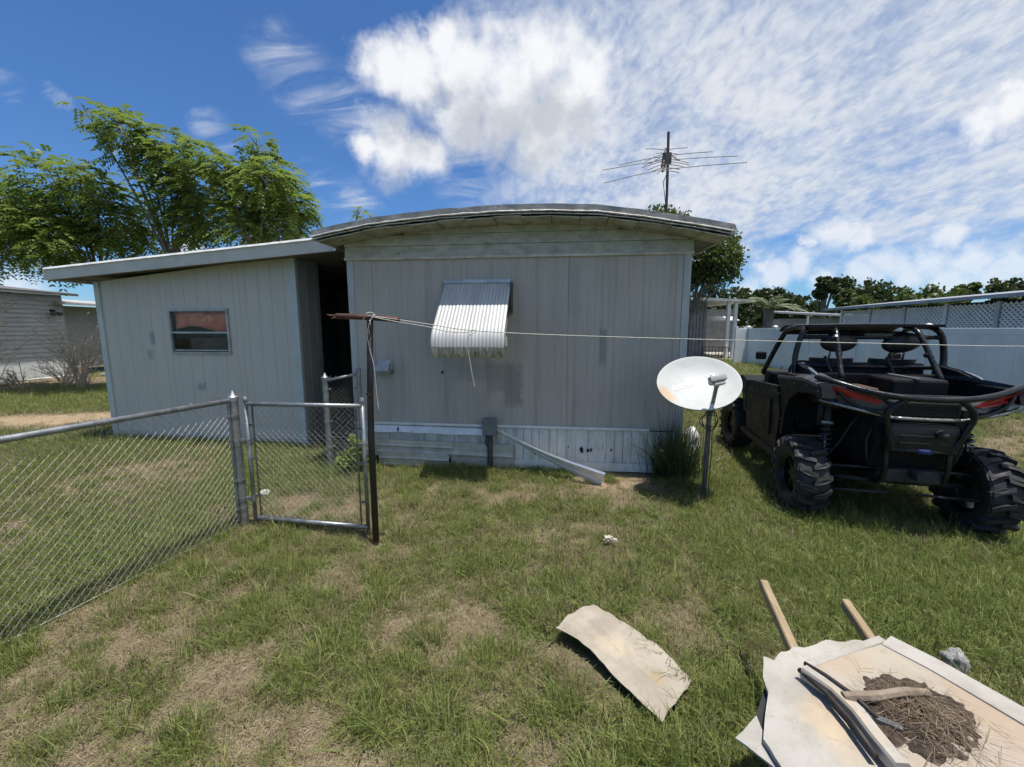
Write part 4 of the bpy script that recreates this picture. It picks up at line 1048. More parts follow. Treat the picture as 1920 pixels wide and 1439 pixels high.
for k in range(9):
    x = -.3 + k * .1625; MB().tube([(x, -.3 * (x + .3) / 1.3, 0), (x, -.3 * (x + .3) / 1.3, .76)], .018, 5).build('baluster', MATS['black_iron'], iron)
fb = thing('far_house', 'far pale roofed house between the palm and the lattice building', 'house', (19.5, 27.5, 0), R(-20))
MB().add([(-1.5, -.3, 2.75), (4.5, -.3, 2.35), (4.5, 4, 2.6), (-1.5, 4, 3.0), (-1.5, -.3, 2.87), (4.5, -.3, 2.47), (4.5, 4, 2.72), (-1.5, 4, 3.12)], [(0, 3, 2, 1), (4, 5, 6, 7), (0, 1, 5, 4), (1, 2, 6, 5), (2, 3, 7, 6), (3, 0, 4, 7)]).build('roof', pm('far_roof', (.5, .5, .5), (.4, .4, .4), 3, .5), fb)
MB().box(-1.2, 4.2, .3, 3.8, 0, 2.4).build('wall', MATS['carport_wall'], fb)
for x in (.2, 2.2): MB().cbox(x, x + .12, -.1, .02, 0, 2.6, .01).build('post', M_VIN, fb)
# =================================================================== FOLIAGE
def leaf_mat(name, c1, c2, c3, trans=.35, rough=.45):
    ma = bpy.data.materials.new(name); ma.use_nodes = True; t = NT(ma.node_tree)
    a = t.n('ShaderNodeAttribute', attribute_name='tint').outputs['Fac']
    c = t.mix(t.mapr(a, 0, .5, smooth=False), c1, c2); c = t.mix(t.mapr(a, .5, 1, smooth=False), c, c3)
    b = t.n('ShaderNodeBsdfPrincipled'); t.put(b.inputs['Base Color'], c); b.inputs['Roughness'].default_value = rough; b.inputs['Specular IOR Level'].default_value = .4
    tr = t.n('ShaderNodeBsdfTranslucent'); t.put(tr.inputs[0], t.mix(.5, c, (.16, .22, .03)))
    mx = t.n('ShaderNodeMixShader'); mx.inputs[0].default_value = trans; t.put(mx.inputs[1], b.outputs[0]); t.put(mx.inputs[2], tr.outputs[0])
    t.put(t.n('ShaderNodeOutputMaterial').inputs[0], mx.outputs[0]); return ma
def quads_mesh(name, V, tint, mat):
    """V: (n,4,3) array of leaf quads"""
    n = len(V); me = bpy.data.meshes.new(name)
    me.vertices.add(n * 4); me.vertices.foreach_set('co', V.reshape(-1).astype(np.float32))
    me.loops.add(n * 4); me.loops.foreach_set('vertex_index', np.arange(n * 4, dtype=np.int32))
    me.polygons.add(n); me.polygons.foreach_set('loop_start', np.arange(0, n * 4, 4, dtype=np.int32))
    try: me.polygons.foreach_set('loop_total', np.full(n, 4, np.int32))
    except Exception: pass
    me.update(calc_edges=True)
    at = me.attributes.new('tint', 'FLOAT', 'POINT'); at.data.foreach_set('value', np.repeat(tint, 4).astype(np.float32))
    me.materials.append(mat); me.validate(); return me
def unit(a): return a / np.maximum(np.linalg.norm(a, axis=-1, keepdims=True), 1e-9)
def in_blobs(rs, blobs, n, shell=.25):
    """random points in a union of ellipsoids [(x,y,z,r)], denser towards the outside"""
    w_ = np.array([b[3] ** 2.4 for b in blobs]); idx = rs.choice(len(blobs), n, p=w_ / w_.sum())
    B = np.array(blobs)[idx]; d = unit(rs.normal(size=(n, 3)))
    r_ = (shell + (1 - shell) * rs.rand(n)) ** .6
    r_ *= 1 + .28 * np.sin(d[:, 0] * 5 + idx) * np.sin(d[:, 2] * 6 + idx * 2)
    p = B[:, :3] + d * (B[:, 3] * r_)[:, None] * np.array([1, 1, .85])
    return p, unit(d + np.array([0, 0, .25])), idx
def pinnate(rs, p, d, L=.38, pairs=6, lw=.055, ll=.125):
    n = len(p); d = unit(d + rs.normal(size=(n, 3)) * .5); d[:, 2] *= .6; d = unit(d)
    s = unit(np.cross(d, np.array([0, 0, 1.0]))); u = np.cross(s, d)
    Ln = L * rs.uniform(.65, 1.15, n); out = []; tid = []
    tint = np.clip(rs.normal(.42, .2, n), 0, 1)
    for k in range(pairs):
        t_ = .18 + .82 * k / (pairs - 1)
        q = p + d * (Ln * t_)[:, None] - np.array([0, 0, 1.0]) * (Ln * .55 * t_ * t_)[:, None]
        for sg in (-1, 1):
            dl = unit(s * sg * .85 + d * .55 - u * rs.uniform(.05, .55, n)[:, None])
            l_ = ll * rs.uniform(.75, 1.2, n) * (1.1 - .3 * t_)
            wv = unit(np.cross(dl, u)) * (lw * .5 * rs.uniform(.8, 1.2, n))[:, None]
            tip = q + dl * l_[:, None] - np.array([0, 0, 1.0]) * (l_ * .2)[:, None]; mid = q + dl * (l_ * .45)[:, None]
            out.append(np.stack([q, mid + wv, tip, mid - wv], 1)); tid.append(tint + rs.normal(0, .06, n))
    return np.concatenate(out), np.clip(np.concatenate(tid), 0, 1)
def simple_leaves(rs, p, size):
    n = len(p); a = unit(rs.normal(size=(n, 3)) + np.array([0, 0, .2])); b2 = unit(np.cross(a, rs.normal(size=(n, 3))))
    sz = size * rs.uniform(.6, 1.3, n)
    a = a * sz[:, None]; b2 = b2 * (sz * .38)[:, None]
    return np.stack([p - a * .5, p + b2, p + a * .5, p - b2], 1), np.clip(rs.normal(.4, .22, n), 0, 1)
M_BARK = pm('bark', (.12, .10, .08), (.20, .18, .155), 12, .9, bump=.6, bscale=40, stretch=(1, 1, .3))
M_BARKP = pm('pale_bark', (.30, .27, .24), (.20, .18, .155), 12, .9, bump=.4, bscale=40, stretch=(1, 1, .3))
def limbs(root, blobs, trunk_top, r0, seed, mat=M_BARK, twigs=3):
    rr = random.Random(seed); mb = MB()
    T = Vector(trunk_top)
    mb.tube(bez([(0, 0, -.1), (T.x * .4 + rr.uniform(-.08, .08), T.y * .4, T.z * .5), tuple(T)], 5), [r0 * (1 - .35 * i / 10) for i in range(11)], 9)
    for (x, y, z, r_) in blobs:
        e = Vector((x, y, z)); m_ = T.lerp(e, .5) + Vector((rr.uniform(-.15, .15), rr.uniform(-.15, .15), -.12 * r_ + .1))
        pts = bez([T - Vector((0, 0, .25)), m_, e + Vector((0, 0, .2 * r_))], 4)
        mb.tube(pts, [r0 * .5 * (1 - .85 * i / (len(pts) - 1)) + .008 for i in range(len(pts))], 6)
        for k in range(twigs):
            q = m_.lerp(e, rr.uniform(.2, 1)); d = Vector((rr.uniform(-1, 1), rr.uniform(-1, 1), rr.uniform(-.2, 1))).normalized() * r_ * .85
            mb.tube([q, q + d * .55 + Vector((0, 0, .05)), q + d], [.016, .010, .004], 5)
    return mb.build('trunk', mat, root, smooth=True, fix=False)
M_LEAF = leaf_mat('pinnate_leaf', (.115, .18, .045), (.22, .30, .072), (.37, .43, .11), .54)
M_OAK = leaf_mat('oak_leaf', (.045, .075, .020), (.085, .125, .032), (.19, .21, .06), .35)
M_FAR = leaf_mat('far_leaf', (.026, .042, .017), (.044, .066, .022), (.075, .098, .033), .2)
def tree(name, label, base, blobs_xz, Y, dy, n, kind, trunk_top, r0, seed, mat, group=None, size=.1, bark=M_BARK, shell=.25, cat='tree'):
    rs = np.random.RandomState(seed)
    root = thing(name, label, cat, base, 0, group)
    B = [(x - base[0], Y + rs.uniform(-dy, dy) - base[1], z - base[2], r_) for (x, z, r_) in blobs_xz]
    limbs(root, B, trunk_top, r0, seed, bark)
    B = [(x, y, z, r_ * (.82 if kind == 'pinnate' else 1)) for (x, y, z, r_) in B]
    p, d, _ = in_blobs(rs, B, n, shell)
    Vq, ti = pinnate(rs, p, d, *((.17, 6, .022, .055) if name == 'sapling' else ())) if kind == 'pinnate' else simple_leaves(rs, p, size)
    link('crown', quads_mesh('crown', Vq, ti, mat), root)
    return root
TA = [(-13.86, 4.84, 1.26), (-14.68, 5.12, 1.5), (-13.32, 5.0, 0.7), (-14.27, 4.15, 1.1), (-13.06, 4.43, 0.8), (-14.84, 5.1, 1.0)]
TB = [(-12.0, 5.6, .95), (-11.38, 4.98, 1.2), (-12.46, 4.56, 1.1), (-10.72, 4.56, .95), (-11.81, 4.01, 1.05), (-12.73, 3.72, 0.55), (-10.35, 4.01, 0.6), (-10.88, 5.45, 0.68), (-11.85, 6.1, 0.38)]
TC = [(-10.18, 6.95, 0.52), (-9.69, 6.6, 0.62), (-9.01, 6.6, 0.52), (-10.21, 6.3, 0.36), (-9.1, 6.0, 0.68), (-8.54, 6.05, 0.58), (-8.2, 5.45, 0.75), (-8.79, 5.1, 0.75), (-8.14, 4.71, 0.78), (-8.73, 4.38, 0.55), (-7.6, 5.95, 0.48), (-7.99, 4.18, 0.5), (-10.43, 7.1, 0.26), (-9.58, 5.94, 0.33)]
TD = [(-6.24, 6.24, 0.36), (-6.16, 5.73, 0.6), (-6.58, 5.35, 0.68), (-5.8, 5.2, 0.68), (-5.31, 4.79, 0.48), (-6.12, 4.6, 0.82), (-6.78, 4.6, 0.62), (-6.96, 5.55, 0.42), (-5.6, 4.34, 0.48), (-6.56, 4.09, 0.48), (-7.15, 4.98, 0.42)]
tree('leafy_tree', 'dense feathery-leaved tree cut by the left edge of the picture', (-15.4, 11.6, 0), TA, 11.5, .5, 1500, 'pinnate', (.6, 0, 3.2), .06, 11, M_LEAF)
tree('leafy_tree', 'round feathery-leaved tree above the low left end of the shed roof', (-11.3, 11.6, 0), TB, 11.5, .5, 1600, 'pinnate', (-.2, 0, 3.1), .06, 12, M_LEAF)
tree('leafy_tree', 'tallest feathery-leaved tree with a leaning top above the shed roof', (-8.9, 11.3, 0), TC, 11.0, .4, 1200, 'pinnate', (-.2, -.1, 3.6), .05, 13, M_LEAF)
tree('leafy_tree', 'feathery-leaved tree nearest the bowed roof of the mobile home', (-6.7, 10.9, 0), TD, 10.6, .4, 1150, 'pinnate', (.2, -.1, 3.5), .05, 14, M_LEAF, bark=M_BARKP)
tree('oak_tree', 'small-leaved oak standing behind the right corner of the mobile home', (7.6, 17.4, 0), [(8.13, 4.67, .9), (8.45, 4.05, .75), (7.88, 3.95, .7), (7.57, 4.88, 0.8), (8.7, 4.35, 0.5), (5.8, 6.0, 0.6), (6.6, 6.0, 0.5), (7.83, 5.75, 0.4), (5.2, 5.95, 0.45), (7.0, 5.2, .8), (6.3, 4.6, 1.0), (7.4, 4.0, .8), (8.95, 4.8, .35), (8.7, 5.3, .4), (9.05, 4.0, .3), (8.2, 5.5, .35)], 17, .5, 11000, 'simple', (-.1, -.2, 2.6), .065, 21, M_OAK, size=.13)
tree('sapling', 'thin leafy twig poking above the left side of the bowed roof', (-3.1, 8.9, 0), [(-3.18, 4.16, .10), (-3.02, 4.12, .10)], 8.9, .05, 22, 'pinnate', (0, 0, 3.6), .02, 31, M_LEAF, cat='tree')
FT = [('rounded dark tree at the left end of the far tree line', [(28.4, 4.6, 2.0), (26.5, 4.6, 2.2), (24.0, 4.4, 2.2)], 28, 51),
      ('low dark tree behind the palm in the far tree line', [(31.7, 4.8, 2.0), (33.2, 4.2, 2.0)], 32, 52),
      ('spreading dark tree beside the thin tall one in the far tree line', [(34.9, 4.7, 2.1), (36.6, 4.0, 1.8)], 35, 53),
      ('thin tall tree sticking up above the far tree line', [(37.0, 6.7, .9), (36.5, 5.8, .8), (37.6, 6.2, .6)], 37, 49),
      ('low bright green tree left of the lattice building roof', [(38.8, 4.2, 1.7), (40.0, 3.6, 1.6)], 39, 47),
      ('large domed dark tree above the lattice building roof', [(41.9, 5.3, 2.3), (43.8, 5.6, 2.2), (45.4, 4.8, 2.0)], 43.5, 51),
      ('broad olive tree right of the large domed tree', [(47.2, 4.6, 2.1), (50.0, 4.7, 2.1), (52.3, 4.5, 1.9)], 49, 50),
      ('small pale tree between two dark trees over the lattice roof', [(56.4, 5.7, 1.3), (55.3, 5.2, 1.0)], 56.2, 52),
      ('dark tree at the right end of the far tree line', [(59.3, 5.6, 1.8), (61.6, 5.6, 1.9), (63.5, 5.4, 2.0)], 61, 50)]
_rt = random.Random(12)
for i, (lb, bl, bx, Y) in enumerate(FT):
    bl = [(x, z, r_ * .86) for (x, z, r_) in bl] + [(x + r_ * _rt.uniform(-1.1, 1.1), z + r_ * _rt.uniform(-.3, 1.0), r_ * _rt.uniform(.2, .5)) for (x, z, r_) in bl for _k in range(6)]
    tree('far_tree', lb, (bx, Y + .2, 0), [(x, z, r_) for (x, z, r_) in bl] + [(x, z - r_ * .8, r_) for (x, z, r_) in bl if r_ > 1.5], Y, .8, 5200, 'simple', (0, 0, 2.0), .22, 60 + i, M_OAK if i in (4, 6, 7) else M_FAR, 'trees of the far tree line', size=.42)
# woods closing the view far behind
rs = np.random.RandomState(99); P_ = []
for k in range(170):
    x = rs.uniform(-110, 150); P_.append((x, rs.uniform(85, 105), rs.uniform(1.0, 4.2), rs.uniform(2.2, 3.6)))
p, d, _ = in_blobs(rs, P_, 26000, .4)
Vq, ti = simple_leaves(rs, p, 1.1)
tag(link('far_woods', quads_mesh('far_woods', Vq, ti, M_FAR)), kind='stuff')

# palm
palm = thing('palm_tree', 'small grey-green palm with arching fronds in front of the carport house', 'palm', (14.1, 22.6, 0))
MB().tube([(0, 0, -.1), (.02, 0, 1.2), (0, 0, 2.8)], [.24, .2, .26], 10).build('trunk', M_BARK, palm, smooth=True)
M_PALM = leaf_mat('palm_frond', (.19, .24, .14), (.27, .32, .20), (.36, .40, .28), .3)
rs = np.random.RandomState(5)
for k in range(17):
    th = k * 2.4; el = rs.uniform(.45, 1.35); L = rs.uniform(1.4, 1.9); nn = 22; q = []; ti = []
    dh = np.array([math.cos(th), math.sin(th), 0]); s = np.array([-dh[1], dh[0], 0])
    for j in range(nn):
        for sg in (-1, 1):
            t_ = .15 + .85 * j / nn
            c_ = dh * (L * t_ * math.cos(el * (1 - .3 * t_))) + np.array([0, 0, L * t_ * math.sin(el) - .55 * L * t_ * t_])
            l_ = .42 * (1 - .6 * t_) + .08
            tip = c_ + s * sg * l_ * .8 + dh * l_ * .5 - np.array([0, 0, .2 * l_]); wv = dh * .05
            q.append([c_ - wv, (c_ + tip) / 2 + wv, tip, (c_ + tip) / 2 - wv]); ti.append(rs.rand())
    o = link('frond', quads_mesh('frond', np.array(q), np.array(ti), M_PALM), palm); o.location = (0, 0, 2.8)

# ornamental grass clump by the corner of the home
def blade_quads(rs, base, d, L, wdt, droop, seg=5):
    """curved ribbons -> (n*seg,4,3)"""
    n = len(base); s = unit(np.cross(d, np.array([0, 0, 1.0])) + rs.normal(size=(n, 3)) * .15); out = []
    def pt(t_): return base + d * (L * t_)[:, None] * 1.0 - np.array([0, 0, 1.0]) * (L * droop * t_ * t_)[:, None] + np.stack([d[:, 0], d[:, 1], 0 * L], 1) * (L * droop * .8 * t_ * t_)[:, None]
    for k in range(seg):
        a, b2 = k / seg, (k + 1) / seg
        wa, wb = wdt * (1 - a ** 1.6), wdt * (1 - b2 ** 1.6)
        out.append(np.stack([pt(np.full(n, a)) - s * wa[:, None], pt(np.full(n, a)) + s * wa[:, None], pt(np.full(n, b2)) + s * wb[:, None], pt(np.full(n, b2)) - s * wb[:, None]], 1))
    return np.concatenate(out)
og = thing('ornamental_grass', 'tall dark clump of arching grass at the foot of the home corner', 'grass clump', (1.90, 4.55, 0))
rs = np.random.RandomState(8); n = 760
base = np.stack([rs.normal(0, .12, n), rs.normal(0, .08, n), np.zeros(n)], 1); th = rs.uniform(0, 2 * math.pi, n); ln = np.abs(rs.normal(0, .34, n))
d = unit(np.stack([np.cos(th) * ln, np.sin(th) * ln * .8, np.ones(n)], 1)); L = rs.uniform(.55, 1.2, n)
M_ORN = leaf_mat('ornamental_blade', (.020, .042, .018), (.036, .066, .028), (.08, .11, .05), .2)
link('blades', quads_mesh('blades', blade_quads(rs, base, d, L, rs.uniform(.003, .006, n), rs.uniform(.15, .55, n), 6), np.tile(rs.beta(1.5, 3, n), 6), M_ORN), og)
# broad leafy weeds at the short fence
wd_ = thing('leafy_weed', 'bright leafy weed growing at the foot of the short fence section', 'weed', (-1.93, 4.75, 0))
rs = np.random.RandomState(18); B = [(0, 0, .2, .16), (.1, 0, .32, .13), (-.12, .03, .14, .12), (.15, .05, .12, .12), (.02, 0, .42, .08)]
p, d, _ = in_blobs(rs, B, 420, .2); Vq, ti = simple_leaves(rs, p, .055); Vq[:, :, 2] = np.maximum(Vq[:, :, 2], .0)
link('leaves', quads_mesh('leaves', Vq, np.clip(ti + .2, 0, 1), M_LEAF), wd_)
mb = MB(); rr = random.Random(3)
for (x, y, z, r_) in B: mb.tube([(0, 0, -.03), (x * .5, y, z * .6), (x, y, z)], [.006, .005, .003], 5)
mb.build('stems', M_BARK, wd_)
# =================================================================== OFF-ROAD BUGGY
ua = R(-15.0)
utv = thing('off_road_buggy', 'black side-by-side off-road buggy with roll cage and knobbly tyres, seen from behind', 'buggy', (2.76 + .73 * math.cos(R(15)), 3.76 - .73 * math.sin(R(15)), 0), ua)
M_TYRE = pm('tyre_rubber', (.018, .018, .0185), (.028, .0275, .027), 7, .65, bump=.3, bscale=80, c3=(.06, .056, .05), scale3=9, lo3=.56, hi3=.74)
M_RIM = pm('rim_black', (.014, .014, .015), (.02, .02, .021), 9, .35, .5)
M_PLA = pm('black_plastic', (.008, .0083, .0095), (.013, .0135, .015), 3, .55, c3=(.010, .010, .0105), scale3=8, lo3=.6, hi3=.8, spec=.2)
M_GREY = pm('grey_plastic', (.075, .08, .09), (.05, .055, .063), 5, .32, c3=(.11, .11, .105), scale3=9, lo3=.62, hi3=.8)
M_LGREY = pm('light_grey_panel', (.30, .32, .35), (.24, .26, .29), 6, .35, .1)
M_SILV = pm('silver_tube', (.33, .33, .33), (.22, .22, .22), 12, .32, .8)
M_TUBE = pm('cage_tube', (.012, .0125, .015), (.02, .0205, .023), 9, .28, .3)
M_SEAT = pm('seat_vinyl', (.010, .010, .011), (.016, .016, .017), 7, .42, bump=.2, bscale=60)
M_RED = pm('tail_lamp', (.42, .012, .016), (.26, .008, .012), 9, .15)
M_SPRING = pm('spring_steel', (.09, .09, .095), (.06, .06, .065), 9, .35, .7)
M_DUST = pm('dusty_metal', (.045, .043, .041), (.03, .0285, .027), 9, .7, .2)
TR = .37; TW = .125; HT = .72; WB = 2.27
def tyre():
    mb = MB()
    mb.lathe([(.20, -TW * .82), (.235, -TW * .95), (.285, -TW), (.32, -TW * .96), (.335, -TW * .78), (.338, 0), (.335, TW * .78), (.32, TW * .96), (.285, TW), (.235, TW * .95), (.20, TW * .82), (.195, 0), (.20, -TW * .82)], 48, 'x')
    nl = 17
    for k in range(nl):
        for sg in (-1, 1):
            a0 = 2 * math.pi * (k + (.5 if sg > 0 else 0)) / nl
            pl = []
            # chevron lug: from the shoulder diagonally to the middle
            for (xx, aa) in ((sg * TW * 1.02, -.085), (sg * TW * .55, .03), (sg * -.015, .105), (sg * -.015, .215), (sg * TW * .55, .155), (sg * TW * 1.02, .055)):
                pl.append((xx, a0 + aa))
            o = len(mb.v)
            for rr_, sh in ((.328, 1.0), (TR, .88)):
                for i, (xx, aa) in enumerate(pl):
                    r_ = rr_ if abs(xx) < TW * .8 else rr_ - .012
                    ac = a0 + .06; a2 = ac + (aa - ac) * sh
                    mb.v.append((xx * (1 if rr_ < .35 else .97), r_ * math.cos(a2), r_ * math.sin(a2)))
            mb.f.append(tuple(o + 6 + i for i in range(6)))
            for i in range(6):
                j = (i + 1) % 6; mb.f.append((o + i, o + j, o + 6 + j, o + 6 + i))
            # side lug running down the shoulder
            st = len(mb.v); mb.cbox(sg * TW * .9 if sg > 0 else -TW * 1.10, TW * 1.10 if sg > 0 else -TW * .9, -.020, .020, .27, .345, .006)
            mb.xf(Matrix.Rotation(a0 - math.pi / 2 - .0, 4, 'X'), st)
    return mb
def rim():
    mb = MB()
    mb.lathe([(.205, -TW * .85), (.212, -TW * .85), (.212, -TW * .75), (.185, -TW * .6), (.185, TW * .6), (.212, TW * .75), (.212, TW * .85), (.205, TW * .85), (.17, TW * .55), (.17, -TW * .55), (.205, -TW * .85)], 32, 'x')
    mb.lathe([(0, -TW * .45), (.06, -TW * .45), (.07, -TW * .3), (.07, .02), (0, .02)], 16, 'x')
    for k in range(7):
        st = len(mb.v); mb.cbox(-TW * .42, -TW * .2, -.022, .022, .05, .19, .006); mb.xf(Matrix.Rotation(2 * math.pi * k / 7, 4, 'X'), st)
    return mb
ty_me = tyre().mesh('tyre'); ty_me.materials.append(M_TYRE); ri_me = rim().mesh('wheel'); ri_me.materials.append(M_RIM)
for (x, y, rz, rx) in ((-HT, 0, 0, .1), (HT - .10, -.02, 180, .4), (-HT + .01, WB, 5, .7), (HT - .01, WB, 185, .2)):
    wo_ = link('wheel', ri_me, utv); wo_.location = (x, y, TR - .015); wo_.rotation_euler = (rx, 0, R(rz)); link('tyre', ty_me, wo_)
def part(mb, name, mat, parent=utv, **k): return mb.build(name, mat, parent, **k)
def tubep(name, pts, r, mat=M_TUBE, parent=utv, n=10, sm=4):
    return MB().tube(bez(pts, sm) if sm else pts, r, n).build(name, mat, parent, smooth=True)
# --- floor pan, sills and doors
part(MB().cbox(-.52, .52, .10, 2.5, .30, .42, .02), 'floor_pan', M_PLA)
for sg in (-1, 1):
    # door skin: profile in yz, slightly bulged
    P_ = [(.62, .38), (1.66, .38), (1.78, .62), (1.80, .98), (1.55, 1.08), (.70, 1.12), (.58, .85)]
    mb = MB(); mb.prism(P_, sg * .69, sg * .735, 'x'); dr_ = part(mb, 'door', M_PLA)
    mb = MB(); mb.prism([(.80, .55), (1.60, .55), (1.68, .90), (.84, .95)], sg * .735, sg * .752, 'x'); part(mb, 'door_insert', M_PLA, dr_)
    part(MB().cbox(sg * .72 - .05, sg * .72 + .05, .35, 1.85, .33, .41, .02), 'sill', M_PLA)
    # rear quarter and wheel arch
    P_ = [(.60, .62), (.66, 1.12), (.80, 1.23), (.50, 1.285), (.05, 1.27), (-.26, 1.25), (-.30, 1.15), (-.12, 1.16), (.20, 1.13), (.40, 1.02), (.50, .85), (.52, .62)]
    mb = MB(); mb.prism(P_, sg * .62, sg * .72, 'x'); part(mb, 'rear_fender', M_PLA)
    mb = MB(); mb.add([(sg * .735, .72, 1.235), (sg * .735, .10, 1.285), (sg * .73, -.20, 1.262), (sg * .60, -.24, 1.30), (sg * .55, .15, 1.325), (sg * .56, .70, 1.29),
                       (sg * .735, .72, 1.21), (sg * .735, .10, 1.255), (sg * .73, -.20, 1.235), (sg * .60, -.24, 1.27), (sg * .55, .15, 1.29), (sg * .56, .70, 1.26)],
                      [(0, 1, 4, 5), (1, 2, 3, 4), (6, 11, 10, 7), (7, 10, 9, 8), (0, 6, 7, 1), (1, 7, 8, 2), (2, 8, 9, 3), (3, 9, 10, 4), (4, 10, 11, 5), (5, 11, 6, 0)]); part(mb, 'fender_top', M_GREY)
    mb = MB(); mb.prism([(.62, 1.29), (.60, 1.39), (.30, 1.36), (.08, 1.30)], sg * .575, sg * .61, 'x'); sc_ = part(mb, 'side_scoop', M_PLA)
    mb = MB(); mb.add([(sg * .615, .64, 1.385), (sg * .615, .60, 1.405), (sg * .60, .26, 1.365), (sg * .60, .05, 1.305), (sg * .612, .12, 1.305), (sg * .612, .30, 1.345)], [(0, 1, 2, 5), (5, 2, 3, 4)]); part(mb, 'scoop_edge', M_LGREY, sc_)
    mb = MB(); mb.prism([(.28, 1.362), (.12, 1.328), (.02, 1.285), (.14, 1.285)], sg * .612, sg * .622, 'x'); part(mb, 'scoop_panel', M_LGREY, sc_)
    # front fender and hood side
    P_ = [(1.78, .62), (1.80, 1.05), (2.0, 1.10), (2.45, 1.02), (2.72, .88), (2.74, .78), (2.45, .90), (2.15, .93), (1.95, .85), (1.88, .62)]
    mb = MB(); mb.prism(P_, sg * .46, sg * .74, 'x'); part(mb, 'front_fender', M_PLA)
part(MB().prism([(1.50, 1.02), (1.62, 1.20), (1.80, 1.18), (2.2, 1.08), (2.62, .90), (2.66, .55), (1.50, .55)], -.46, .46, 'x'), 'bonnet', M_GREY)
part(MB().cbox(-.60, .60, 1.38, 1.62, .95, 1.22, .04), 'dashboard', M_PLA)
mb = MB(); mb.lathe([(.155, -.012), (.170, 0), (.155, .012), (.14, 0), (.155, -.012)], 24); mb.xf(Matrix.Translation((-.28, 1.25, 1.22)) @ Matrix.Rotation(R(62), 4, 'X')); sw_ = part(mb, 'steering_wheel', M_PLA, smooth=True)
tubep('column', [(-.28, 1.25, 1.22), (-.28, 1.5, 1.07)], .02, M_PLA, sw_, 8, 0)
# --- rear body: bed, bulkheads, grille, skid box
part(MB().cbox(-.58, .58, -.22, .58, 1.07, 1.12, .01), 'bed_floor', M_PLA)
part(MB().cbox(-.60, .60, .52, .60, .75, 1.30, .015), 'bed_front', M_PLA)
for sg in (-1, 1): part(MB().cbox(sg * .58 - .025, sg * .58 + .025, -.24, .54, 1.05, 1.275, .012), 'bed_side', M_PLA)
part(MB().cbox(-.40, .40, -.27, -.225, 1.06, 1.20, .012), 'tailgate', M_PLA)
part(MB().cbox(-.06, .36, .02, .40, 1.12, 1.30, .025), 'cargo_case', M_PLA)
part(MB().cbox(-.42, -.10, .10, .45, 1.12, 1.20, .02), 'cargo_bag', pm('brown_bag', (.10, .06, .04), (.06, .04, .03), 8, .8))
part(MB().cbox(.10, .14, .0, .42, 1.29, 1.315, .008), 'strap', pm('strap', (.12, .115, .105), (.09, .085, .08), 8, .8))
part(MB().prism([(-.27, 1.03), (-.30, .80), (-.22, .56), (.30, .45), (.60, .45), (.60, 1.05)], -.30, .30, 'x'), 'engine_cover', M_PLA)
part(MB().cbox(-.25, .25, -.36, -.24, .72, .98, .03), 'muffler', pm('muffler', (.010, .010, .0102), (.016, .0155, .015), 9, .5, .2), angle=40)
MB().tube([(.10, -.36, .90), (.10, -.42, .89)], .035, 12).build('exhaust_tip', M_DUST, utv, smooth=True)
part(MB().cbox(-.22, .22, -.29, -.18, .44, .56, .02), 'gearcase', M_DUST)
for sg in (-1, 1):
    # rear corner fascia with tail lamp: a wedge sweeping inwards and down
    v = [(sg * .70, -.18, 1.27), (sg * .62, -.28, 1.27), (sg * .36, -.345, 1.19), (sg * .24, -.36, 1.10), (sg * .26, -.33, 1.03), (sg * .46, -.30, 1.07), (sg * .68, -.20, 1.13), (sg * .72, -.16, 1.18)]
    mb = MB(); n_ = len(v); mb.v = v + [(a, b2 + .07, c_) for (a, b2, c_) in v]
    mb.f = [tuple(range(n_)), tuple(range(2 * n_ - 1, n_ - 1, -1))] + [(i, (i + 1) % n_, n_ + (i + 1) % n_, n_ + i) for i in range(n_)]
    cf = part(mb, 'corner_fascia', pm('fascia_grey', (.13, .13, .135), (.09, .09, .095), 7, .35, .3))
    tv = [(sg * .665, -.236, 1.255), (sg * .60, -.298, 1.245), (sg * .40, -.352, 1.185), (sg * .31, -.366, 1.135), (sg * .36, -.358, 1.125), (sg * .50, -.318, 1.16), (sg * .62, -.262, 1.185), (sg * .68, -.220, 1.215)]
    mb = MB(); mb.v = tv + [(a, b2 + .03, c_) for (a, b2, c_) in tv]; mb.f = [tuple(range(n_)), tuple(range(2 * n_ - 1, n_ - 1, -1))] + [(i, (i + 1) % n_, n_ + (i + 1) % n_, n_ + i) for i in range(n_)]
    part(mb, 'tail_lamp', M_RED, cf)
    # silver lower edge strip
    tubep('fascia_strip', [(sg * .70, -.20, 1.12), (sg * .50, -.315, 1.075), (sg * .28, -.345, 1.025), (sg * .22, -.35, 1.015)], .014, M_SILV, cf, 8)
    if sg > 0:
        mb = MB(); mb.add([(.70, -.19, 1.185), (.60, -.262, 1.165), (.53, -.30, 1.105), (.68, -.212, 1.125), (.70, -.18, 1.185), (.60, -.25, 1.165), (.53, -.29, 1.105), (.68, -.2, 1.125)], [(0, 1, 2, 3), (7, 6, 5, 4), (0, 4, 5, 1), (1, 5, 6, 2), (2, 6, 7, 3), (3, 7, 4, 0)]); part(mb, 'fascia_inset', M_LGREY, cf)
tubep('lower_strip', [(-.22, -.35, 1.015), (0, -.355, 1.012), (.22, -.35, 1.015)], .015, M_SILV, utv, 8)
part(MB().cbox(-.24, .24, -.33, -.26, 1.03, 1.155, .015), 'rear_grille', M_DARK)
